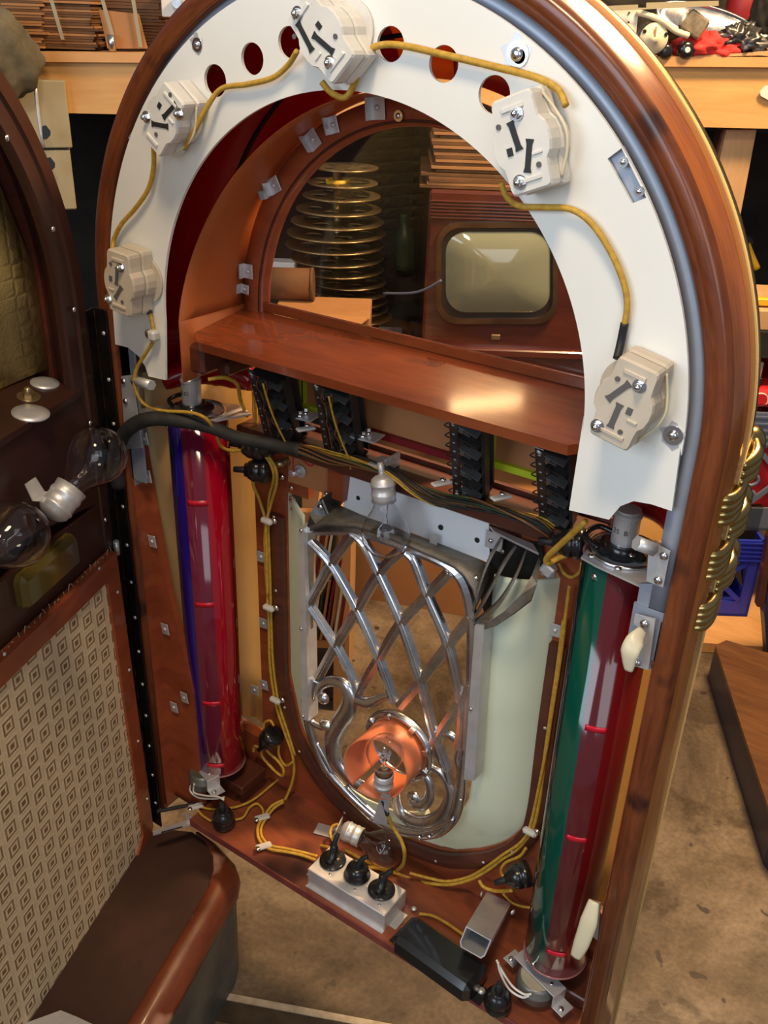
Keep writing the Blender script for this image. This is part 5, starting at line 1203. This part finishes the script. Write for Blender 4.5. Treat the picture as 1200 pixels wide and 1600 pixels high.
stack(24,64,146,84,-25,DB+.03,.35,'flattened cardboard sheet in the strapped stack right of the leftmost one','cardboard sheets in the strapped bench stack',[M_cardd,M_cardd,M_card],zb=zbn)
stack(20,166,252,84,-22,DB+.10,.35,'flattened dark cardboard sheet in the third bench stack','cardboard sheets in the third bench stack',[M_cardd],zb=zbn)
q=MB(); q.slab([B(x,y,DB+.015) for x,y in [(154,15),(216,22),(230,76),(168,76)]],BY*.006); solo('cardboard_box',q,M_card,'plain orange brown cardboard box face on the bench behind the chrome post','cardboard box')
for (a_,b3,l) in [((80,0),(98,62),'grey strap round the strapped cardboard stack'),((160,0),(176,56),'pale strap running down over the orange brown box'),((208,0),(220,74),'pale strap over the third cardboard stack')]:
    q=MB(); P0=B(*a_,DB+.008);P1=B(*b3,DB+.008); q.slab([P0-BX*.004,P0+BX*.004,P1+BX*.004,P1-BX*.004],BY*.0015); solo('packing_strap',q,M_greym,l,'strap')
q=MB(); P0=B(176,80,DB-.005);P1=B(173,54,DB-.005); q.cyl(P0,P1,.008,n=16); solo('chrome_post',q,M_chrome,'short chrome post standing on the bench front edge','chrome post')
t=thing('white_box','small white metal box with a round knob beside the arch top','box',B(265,20,DB),None,YM); q=MB(); bbox_(q,251,-30,300,27,DB,.10); part('body',q,M_ceram,t); q=MB(); c=B(278,4,DB-.003); q.cyl(c,c-BY*.012,.011,n=16); part('knob',q,M_chrome,t)
# right: clutter on the bench
zr=B(1100,92,DB).z
t=thing('power_strip','white metal panel with two ivory power outlets on the bench','outlet panel',B(965,80,DB),None,YM)
q=MB(); q.slab([B(x,y,DB-.01) for x,y in [(928,14),(998,14),(990,90),(930,88)]],BY*.05); q2=q; part('case',q,M_ceram,t)
for y in (48,70):
    q=MB(); c=B(980 if y==48 else 979,y,DB-.0115); q.rev(c,-BY,[(.0145,0),(.0145,.002),(.0001,.0022)],20); o_=part('outlet',q,M_ivory,t); q=MB(); 
    for dx in(-.0045,.0045): q.box(c+BX*dx-BY*.0026+Vector((0,0,-.001)),(.002,.001,.007),YM)
    q.box(c-BY*.0026+Vector((0,0,.006)),(.003,.001,.003),YM); part('slot',q,M_ink,o_)
q=MB()
for x,y in [(941,20),(983,20),(982,35),(964,46),(966,54)]: c=B(x,y,DB-.0115); q.cyl(c,c-BY*.001,.0022,n=10)
part('hole',q,M_ink,t)
t=thing('metal_rail','long thin metal rail lying on the clutter along the top right','metal rail',B(1030,6,DB-.03),None,YM)
q=MB(); q.slab([B(x,y,DB-.03) for x,y in [(932,10),(997,7),(997,12),(1010,12),(1010,4),(1123,1),(1123,9),(1010,14.5),(932,18)]],BY*.004); part('rail',q,M_greym,t)
t=thing('round_motor','cream faced round motor lying among the bench clutter','motor',B(1020,82,DB),None,YM); c=B(1020,60,DB-.02); q=MB(); q.rev(c+BY*.05,-BY,[(.033,0),(.035,.04),(.034,.055),(.031,.058)],30); part('housing',q,M_gun,t)
q=MB(); q.rev(c-BY*.008,-BY,[(.0305,0),(.030,.003),(.018,.0035),(.0175,.0045),(.009,.005),(.0088,.007),(.0001,.0075)],30); part('cream_face',q,M_ivory,t); q=MB(); q.box(c-BY*.0155+Vector((0,0,.014)),(.004,.002,.018),YM); 
part('slot_mark',q,M_tan,t)
q=MB()
for a in (20,200,150): q.cyl(c-BY*.009+BX*.026*math.cos(R(a))+Vector((0,0,.026*math.sin(R(a)))),c-BY*.013+BX*.026*math.cos(R(a))+Vector((0,0,.026*math.sin(R(a)))),.004,n=10)
part('screw',q,M_blackm,t)
q=MB(); q.tube([B(996,20,DB-.01),B(1010,23,DB-.02),B(1035,33,DB-.03),B(1055,48,DB-.03),B(1076,56,DB-.03)],.0065,8); solo('cream_tube',q,M_ivory,'cream coloured hose lying over the round motor','hose')
for x,y,r_,l in [(1041,80,.016,'black rubber knob next to the cream faced motor'),(1073,78,.018,'black round knob with white centre in front of the red cloth')]:
    t=thing('round_knob',l,'knob',B(x,y+8,DB-.02),None,YM); c=B(x,y,DB-.02); q=MB(); q.rev(c+BY*.02,-BY,[(r_,0),(r_,.018),(r_*.8,.024),(r_*.45,.026),(.0001,.026)],22); part('body',q,M_black,t)  # round black knob lying on the bench
    if x>1050: q=MB(); q.rev(c-BY*.0065,-BY,[(.0062,0),(.006,.0015),(.0035,.0016),(.0001,.001)],16); part('white_ring',q,M_ceram,t)
def blob(name,x,y,D,sx,sy,sz,m,label,catg,f1=5,amp=.16):
    q=MB()
    def fn(u,v):
        a=2*PI*u;p=PI*v; r=1+amp*math.sin(f1*a+3*p)+amp*.6*math.sin(2*f1*a-7*p+1)+amp*.4*math.sin(13*p+3*a)
        z=math.cos(p); z=z if z>-.5 else -.5
        return B(x,y,D)+BX*sx*r*math.sin(p)*math.cos(a)+BY*sy*r*math.sin(p)*math.sin(a)+Vector((0,0,sz*r*z))
    q.grid(fn,44,20); return solo(name,q,m,label,catg)
blob('red_cloth',1103,75,DB+.02,.070,.04,.028,M_redcloth,'crumpled red shop cloth on the bench','cloth')
t=thing('chrome_lid','oval chrome pan leaning in the bench clutter','chrome lid',B(1110,60,DB+.05),None,YM)  # oval chrome lid among the bench clutter
q=MB(); c=B(1110,38,DB+.06); 
def ov(i,j):
    a=2*PI*i; r=j; ax=(BX*.94+Vector((0,0,-.20))).normalized(); bx=(Vector((0,0,.75))+BX*.2+BY*.6).normalized(); k=r if r<.85 else r
    return c+ax*.125*k*math.cos(a)+bx*.042*k*math.sin(a)+BY*(.012*(1-r*r))
q.sheet(ov,36,6,.002); part('cover',q,M_chrome,t); q=MB(); q.tube([ov(k/30,1.0) for k in range(30)],.0035,6,2,closed=True); part('rolled_rim',q,M_chrome,t)
t=thing('glass_lamp_unit','small square glass and metal lamp unit leaning on the chrome lid','lamp unit',B(1083,45,DB),None,YM); q=MB(); q.box(B(1084,38,DB-.01),(.052,.03,.044),YM@Matrix.Rotation(.5,3,'Y'),.005); part('body',q,mottled('smoky glass',(.25,.2,.13),(.5,.42,.3),40,.15,.5),t)
blob('junk_parts',1160,66,DB+.02,.05,.03,.028,M_gun,'small grey metal fittings piled right of the red cloth','metal fittings',7,.3)
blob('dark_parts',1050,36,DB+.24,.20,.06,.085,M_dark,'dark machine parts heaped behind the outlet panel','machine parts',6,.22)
blob('dark_bag',1196,30,DB+.05,.03,.05,.07,M_dark,'black bag at the right edge of the bench','bag',4,.1)
q=MB(); q.slab([B(x,y,DB-.012) for x,y in [(1082,87),(1140,84),(1200,80),(1260,78),(1260,84),(1140,88),(1090,90)]],BY*.05); solo('scrap_board',q,M_pinev,'thin scrap board lying along the bench front edge','board')
q=MB(); q.slab([B(x,y,DB-.008) for x,y in [(1187,143),(1196,134),(1230,128),(1235,158),(1200,156),(1189,150)]],BY*.003); solo('paper_tag',q,M_ceram,'torn white paper tag stapled to the bench beam','paper')
blob('red_bottle',1165,15,DB+.22,.05,.04,.10,M_redcard,'dark red box behind the chrome lid','box',2,.03)
# under the bench, right
t=thing('yellow_drill','yellow handled tool lying in the dark under the bench','tool',B(1170,410,DB+.2),None,YM)
q=MB(); q.tube([B(1166,382,DB+.2),B(1174,402,DB+.2),B(1182,420,DB+.2)],.011,8,3); part('handle',q,M_yel,t); q=MB(); q.tube([B(1158,405,DB+.2),B(1166,398,DB+.2)],.011,8,2); part('grip',q,M_yel,t); q=MB(); q.tube([B(1150,375,DB+.22),B(1166,372,DB+.22),B(1172,384,DB+.22)],.012,8,3); part('head',q,M_blackm,t)
bsolo('yellow_pipe',1160,468,1300,480,DB-.1,.02,M_yel,'yellow straight edge lying on the drawer unit','straight edge')
bsolo('wooden_tray',1160,486,1300,518,DB-.12,.25,M_pinev,'pale wooden tray on the dark drawer unit','tray')
t=thing('drawer_unit','dark painted drawer unit under the bench behind the arch','drawer unit',B(1200,620,DB-.12),None,YM)
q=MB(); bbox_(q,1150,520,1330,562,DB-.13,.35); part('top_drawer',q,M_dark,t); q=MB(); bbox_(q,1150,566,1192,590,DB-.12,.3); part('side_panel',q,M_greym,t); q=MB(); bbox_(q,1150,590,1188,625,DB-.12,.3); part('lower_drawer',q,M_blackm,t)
# bandana fabric boxes and crates
def bandana(nt,b):
    co_=tc(nt); v=nd(nt,'ShaderNodeTexVoronoi'); v.inputs['Scale'].default_value=16; v.inputs['Randomness'].default_value=.35; nt.links.new(co_,v.inputs['Vector'])
    w=nd(nt,'ShaderNodeMath',operation='SINE'); m=nd(nt,'ShaderNodeMath',operation='MULTIPLY'); nt.links.new(v.outputs['Distance'],m.inputs[0]); m.inputs[1].default_value=24; nt.links.new(m.outputs[0],w.inputs[0])
    l=nd(nt,'ShaderNodeMath',operation='LESS_THAN'); nt.links.new(v.outputs['Distance'],l.inputs[0]); l.inputs[1].default_value=.36
    f=ramp(nt,w.outputs[0],[(.80,(0,0,0)),(.88,(1,1,1))]); mm=nd(nt,'ShaderNodeMath',operation='MULTIPLY'); nt.links.new(f,mm.inputs[0]); nt.links.new(l.outputs[0],mm.inputs[1])
    nt.links.new(mixc(nt,mm.outputs[0],(.52,.008,.020),(.85,.55,.5)),b.inputs['Base Color'])
M_band=mat('red bandana print',(.5,.01,.02),.7,fn=bandana)
bsolo('printed_box',1172,612,1330,640,DB-.14,.28,M_band,'red printed box on top of the grey crate','printed box',bev=.01)
def crate(x0,x1,y0,y1,D,m,label,zb=None,yaw=0,inner=None):
    xm=(x0+x1)/2; l=B(x0,(y0+y1)/2,D); r=B(x1,(y0+y1)/2,D); W=(r-l).dot(BX); z1=B(xm,y0,D).z; z0=B(xm,y1,D).z if zb is None else zb; H=z1-z0; dp=.30
    MM=YM@Matrix.Rotation(yaw,3,'Z'); ex=MM@Vector((1,0,0)); ey=MM@Vector((0,1,0)); o=r if yaw<=0 else r; 
    O=Vector((r.x,r.y,z0)); P=lambda a,b2,c: O-ex*(W-a)+ey*b2+Vector((0,0,c))
    t=thing('milk_crate',label,'crate',P(W/2,dp/2,0)); th=.008
    def wall(A,dx,Wd,nn):
        q=MB()
        def bx(a0,a1,c0,c1,ex_=0): q.slab([A+dx*a0+Vector((0,0,c0)),A+dx*a1+Vector((0,0,c0)),A+dx*a1+Vector((0,0,c1)),A+dx*a0+Vector((0,0,c1))],nn*(th+ex_))
        bx(0,Wd,0,H*.20); bx(0,Wd,H*.72,H); bx(0,.03,H*.2,H*.72); bx(Wd-.03,Wd,H*.2,H*.72)
        for k in range(5): q.slab([A-nn*.003+dx*0+Vector((0,0,H*(.74+.055*k))),A-nn*.003+dx*Wd+Vector((0,0,H*(.74+.055*k))),A-nn*.003+dx*Wd+Vector((0,0,H*(.755+.055*k))),A-nn*.003+Vector((0,0,H*(.755+.055*k)))],nn*.004)
        m_=Wd/2
        for a0,a1 in ((.03,m_),(m_,Wd-.03)):
            for s0,s1 in ((.2,.72),(.72,.2)):
                p0=A+dx*a0+Vector((0,0,H*s0)); p1=A+dx*a1+Vector((0,0,H*s1)); d=(p1-p0).normalized(); e_=Vector((0,0,1))-d*d.z; e_.normalize(); q.slab([p0-e_*.006,p1-e_*.006,p1+e_*.006,p0+e_*.006],nn*th)
        for cx2 in (m_,):
            for cz2 in (.30,.44): q.tube([A+dx*(cx2+.022*math.cos(2*PI*k/16))+nn*th*.5+Vector((0,0,H*cz2+.016*math.sin(2*PI*k/16))) for k in range(16)],.005,6,2,closed=True)
        part('side',q,m,t)
    wall(P(0,0,0),ex,W,ey); wall(P(W,0,0),ey,dp,-ex); wall(P(0,0,0),ey,dp,ex); wall(P(0,dp,0),ex,W,-ey)
    q=MB(); q.slab([P(0,0,0),P(W,0,0),P(W,dp,0),P(0,dp,0)],(0,0,.008)); part('floor_plate',q,m,t)
    return P,W,H,ex,ey,dp
zc0=B(1140,805,DB-.15).z
# plywood base under the blue crate
q=MB(); q.slab([Z(x,y,FLOOR+.028) for x,y in [(1000,948),(1230,930),(1210,1016),(1186,1008),(1112,1000),(1040,996)]],(0,0,-.028)); 
zP=FLOOR+.03
q=MB(); a0=Z(1082,1000,zP); a1=Z(1190,1016,zP); q.slab([a0-BX*.25,a1+BX*.4,a1+BX*.4+BY*.5,a0-BX*.25+BY*.5],(0,0,-.028)); solo('plywood_sheet',q,M_ply,'plywood sheet on the floor under the blue crate','plywood')
bl=Z(1130,962,zP+.001); DBl=(bl-CAM).dot(FW)
P,W_,H_,ex,ey,dp=crate(985,1182,842,968,DBl,M_blue,'bright blue plastic milk crate standing on the plywood sheet',zb=zP+.001)
q=MB(); q.box(P(W_*.45,dp*.5,H_*.33),(W_*.7,dp*.8,H_*.6),YM,.03); solo('printed_bundle',q,M_band,'red printed fabric bundle inside the blue crate','fabric')
bsolo('black_box',1118,792,1190,836,DBl+.05,.2,M_blackm,'black box resting in the top of the blue crate','box',zb=P(0,0,H_*.6).z)
P2,W2,H2,ex,ey,dp2=crate(1060,1300,645,790,DBl+.05,M_grayc,'grey blue plastic milk crate above the blue one',zb=P(0,0,H_).z+.004)
q=MB(); q.box(P2(W2*.5,dp2*.5,H2*.42),(W2*.88,dp2*.85,H2*.75),YM,.03); solo('printed_bundle',q,M_band,'red printed fabric bundle inside the grey blue crate','fabric')
# walnut piece in the right foreground and dark upright
t=thing('walnut_plinth','dark edged walnut plinth lying on the floor at the right','wooden plinth',Z(1170,1150,FLOOR))
Za=[Z(x,y,-1.0) for x,y in [(1118,1008),(1135,1000),(1192,1018),(1290,1040),(1290,1400),(1210,1290),(1160,1140)]]
q=MB(); q.slab(Za,(0,0,-.010)); part('top',q,M_furn,t)
q=MB(); q.slab([v+Vector((0,0,-.0105)) for v in Za],(0,0,-.0885)); part('skirt',q,M_navy,t)
q=MB(); q.slab([B(x,y,1.9) for x,y in [(1214,825),(1290,825),(1290,1100),(1204,1100),(1194,960)]],BY*.03); solo('dark_cabinet',q,M_navy,'dark glossy cabinet side at the right picture edge','cabinet')
q=MB(); q.slab([B(x,y,1.895) for x,y in [(1200,840),(1210,825),(1194,950),(1183,948)]],BY*.02); solo('wood_strip',q,M_boardd,'thin brown wood strip along the dark cabinet edge','wood strip')
# ---------------------------------------------------------------- behind the window
t=thing('disc_rack','tall stack of thin perforated brass discs on a spindle seen through the window','disc rack',B(528,515,2.3),None,YM)
q=MB(); q.cyl(B(530,505,2.3),B(527,262,2.3),.010,n=12); part('spindle',q,M_brass,t)
discs=[(541,262,50,1),(536,286,54,1),(534,306,60,1),(530,327,66,0),(528,346,72,1),(526,364,76,0),(524,382,76,0),(527,402,72,0),(533,420,66,0),(547,440,56,0),(549,455,58,0),(547,468,58,0),(556,482,50,0),(560,494,52,0),(566,505,50,0)]
DD=2.3
for x,y,rx,hl in discs:
    c=B(x,y,DD); r_=(B(x+rx,y,DD)-c).dot(BX); q=MB()
    k_=36; out=[c+Vector((r_*math.cos(2*PI*k/k_),r_*math.sin(2*PI*k/k_),0)) for k in range(k_)]; hs=[]
    for h_ in range(5):
        a=2*PI*h_/5+y*.05; hc=c+Vector((r_*.58*math.cos(a),r_*.58*math.sin(a),0)); hs.append([hc+Vector((r_*.2*math.cos(2*PI*k/14),r_*.2*math.sin(2*PI*k/14),0)) for k in range(14)])
    q.slab(out,(0,0,.0022),hs); q.tube([p+Vector((0,0,.001)) for p in out],.0022,5,1,closed=True); part('disc',q,M_brass,t)
q=MB(); q.cyl(B(528,290,DD),B(528,280,DD),.028,n=20); part('yellow_hub',q,M_yel,t); 
for y in (352,372,392,412,430): q=MB(); q.cyl(B(529,y+4,DD),B(529,y-4,DD),.024,n=18); part('hub',q,M_brass,t)
# television
DT=2.15
tv=thing('television','old wooden television set with rounded glass screen and ribbed top seen through the window','television',B(780,600,DT),None,YM)
q=MB(); c,w,zt_,zb2=bbox_(q,664,302,985,600,DT,.40,.006,zb=B(780,640,DT).z); part('cabinet',q,M_tvwood,tv)
q=MB()
for k in range(6): bbox_(q,672,318+5.2*k,975,320.6+5.2*k,DT-.006,.01,.001)
for k in range(0): pass
part('ribbed_band',q,M_tvwood,tv,kind=None)
def rrect(x0,y0,x1,y1,D,r,n=8):
    cs=[(x1-r,y1-r,0),(x0+r,y1-r,90),(x0+r,y0+r,180),(x1-r,y0+r,270)]; return [B(cx+r*math.cos(R(a+90*k/n)),cy+r*math.sin(R(a+90*k/n)),D) for cx,cy,a in cs for k in range(n+1)]
q=MB(); q.slab(rrect(682,348,872,506,DT-.012,34),BY*.012,[rrect(690,356,864,498,DT-.012,30)]); part('bezel',q,mottled('bronze bezel',(.10,.055,.03),(.25,.15,.08),10,.25,.8),tv)
q=MB(); q.slab(rrect(689,355,865,499,DT-.005,30),BY*.005); part('mask',q,mat('dark mask',(.022,.018,.015),.3,coat=.5),tv)
q=MB(); ctr=B(778,425,DT-.006); oo=rrect(697,362,860,488,DT-.006,32,6); nO=len(oo)
vs=[];fs=[]
for j,(s_,d_) in enumerate([(1,0),(.85,.009),(.6,.018),(.3,.024),(0.0,.026)]):
    vs+=[ctr+(p-ctr)*s_-BY*d_ for p in oo]
for j in range(4):
    for k in range(nO): fs.append((j*nO+k,j*nO+(k+1)%nO,(j+1)*nO+(k+1)%nO,(j+1)*nO+k))
q.add(vs,fs,True); part('screen',q,M_screen,tv,label='greenish grey picture tube')
q=MB(); bbox_(q,768,523,782,531,DT-.004,.004,.001); part('emblem',q,M_brass,tv)
q=MB(); bbox_(q,660,548,990,560,DT-.02,.43,.003); part('base_moulding',q,M_tvwood,tv)
stack(13,680,865,272,203,DT+.03,.30,'thin flattened cardboard sheet in the upper layers above the television','upper cardboard sheets above the television',[M_cardd,M_card],.008)
stack(5,664,880,303,274,DT+.02,.30,'large flattened cardboard box directly on top of the television','flattened boxes directly on the television',[M_cardd,M_card],.010,zb=zt_+.001)
# boxes and rolls at left behind window
t=thing('cardboard_box','open orange brown cardboard box below the disc stack behind the window','cardboard box',B(500,510,2.05),None,YM)
q=MB(); bbox_(q,428,494,577,640,2.02,.16,.002); part('carton',q,M_card,t); q=MB(); q.slab([B(428,480,2.03),B(484,484,2.1),B(472,498,2.0),B(428,496,2.0)],(0,0,-.003)); q.slab([B(484,488,2.02),B(577,496,2.02),B(556,512,1.95),B(480,500,1.95)],(0,0,-.003)); part('flap',q,M_card,t)
q=MB(); q.cyl(B(415,442,2.15),B(488,444,2.15),.036,n=24); q.cyl(B(487,444,2.15),B(491,444,2.15),.038,n=24); solo('brown_roll',q,M_cardd,'dark brown cardboard roll behind the window at left of the disc stack','roll')
q=MB(); q.tube([B(633,420,2.6),B(633,372,2.6),B(632,350,2.6),B(632,334,2.6)],[.028,.028,.012,.010],14,4); solo('green_bottle',q,M_cloth,'dark green bottle standing between disc stack and television','bottle')
blob('dark_pile',600,470,2.62,.10,.07,.10,M_dark,'dark shapeless machine parts between disc stack and television','machine parts',5,.2)
q=MB(); q.tube([B(600,458,2.2),B(640,458,2.15),B(665,452,2.12),B(690,438,2.1)],.003,6); solo('grey_cable',q,M_grayc,'thin grey cable running to the television side','cable')
bsolo('steel_case',578,515,640,610,2.2,.12,M_gun,'dark steel case with rounded corner left of the television','case',bev=.02)
bsolo('white_sheet',422,410,462,452,2.5,.05,M_refl,'white sheet leaning behind the brown roll','sheet')
# ---------------------------------------------------------------- behind the grille
q=MB(); a=Z(575,936,FLOOR); b2=Z(752,968,FLOOR); h=.34; dd=(b2-a); a=a-dd*.6; dd=(b2-a).normalized(); b2=b2+dd*.12; nn=Vector((-dd.y,dd.x,0)); 
q.slab([a,b2,b2+nn*.4,a+nn*.4],(0,0,h)); cbx=solo('cardboard_box',q,M_card,'large cardboard box on the floor seen through the chrome lattice','cardboard box')
# shelf unit with folders
su=thing('record_shelf','wooden shelf unit with leaning records seen through the left of the lattice','shelf unit',Z(520,1000,FLOOR))
DS=1.70
q=MB(); bbox_(q,522,800,548,1010,DS,.30,.001,zb=FLOOR); part('upright',q,M_ply,su); q=MB(); bbox_(q,420,1000,540,1012,DS,.30,.001); part('shelf_board',q,M_ply,su)
q=MB(); bbox_(q,420,800,545,1020,DS+.31,.02,.001,zb=FLOOR); part('back',q,M_card,su)
cols=[M_card,M_ivory,M_redcard,M_ply,M_ivory,M_cloth,M_card,M_redcard]
nm=['orange brown','cream','dark red','tan','pale cream','dark green','brown','maroon']
for row,(yt,yb2) in enumerate([(812,895),(905,1000)]):
    for k in range(8):
        x=478+7*k; P0=B(x,yb2,DS-.01); P1=B(x+14,yt+6*math.sin(k*2.2),DS-.01); w_=.0055
        q=MB(); q.slab([P0,P0+BX*w_,P1+BX*w_,P1],BY*.22); solo('record_sleeve',q,cols[(k+3*row)%8],'%s record sleeve behind the lattice, %s row, %s from the left'%(nm[(k+3*row)%8],['upper','lower'][row],['first','second','third','fourth','fifth','sixth','seventh','eighth'][k]),'record sleeve','leaning record sleeves behind the lattice')
W=bpy.data.worlds.new('world'); bpy.context.scene.world=W; W.use_nodes=True
bg=W.node_tree.nodes['Background']; bg.inputs[0].default_value=(.60,.65,.74,1); bg.inputs[1].default_value=.28
def area(name,loc,tgt,size,power,col,sy=None):
    l=bpy.data.lights.new(name,'AREA'); l.energy=power; l.color=col; l.shape='RECTANGLE'; l.size=size; l.size_y=sy or size
    o=bpy.data.objects.new(name,l); C.objects.link(o); o.location=loc; o.rotation_euler=(Vector(tgt)-Vector(loc)).to_track_quat('-Z','Y').to_euler(); return o
# daylight from the open garage door behind and to the left of the photographer
area('garage_door_daylight',(-.7,-3.0,.9),(0,0,-.4),2.2,56,(.76,.88,1.0),1.6)
# warm ceiling lamps of the garage
area('ceiling_lamp_rear',(-1.134,2.09,1.5),(-.5,1.2,-.6),.28,50,(1,.60,.27))
area('ceiling_lamp_middle',(.45,1.15,1.5),(.35,.6,-.3),.40,88,(1,.66,.34))
area('ceiling_lamp_near',(.35,-.75,1.65),(.1,0,0),.35,23,(1,.76,.48))
area('open_door_sky',(1.9,-2.2,.8),(0,0,-.5),1.4,16,(.86,.93,1.0))
vs=bpy.context.scene.view_settings; vs.view_transform='Standard'; vs.look='None'; vs.gamma=1; vs.use_curve_mapping=False; vs.exposure=0.05
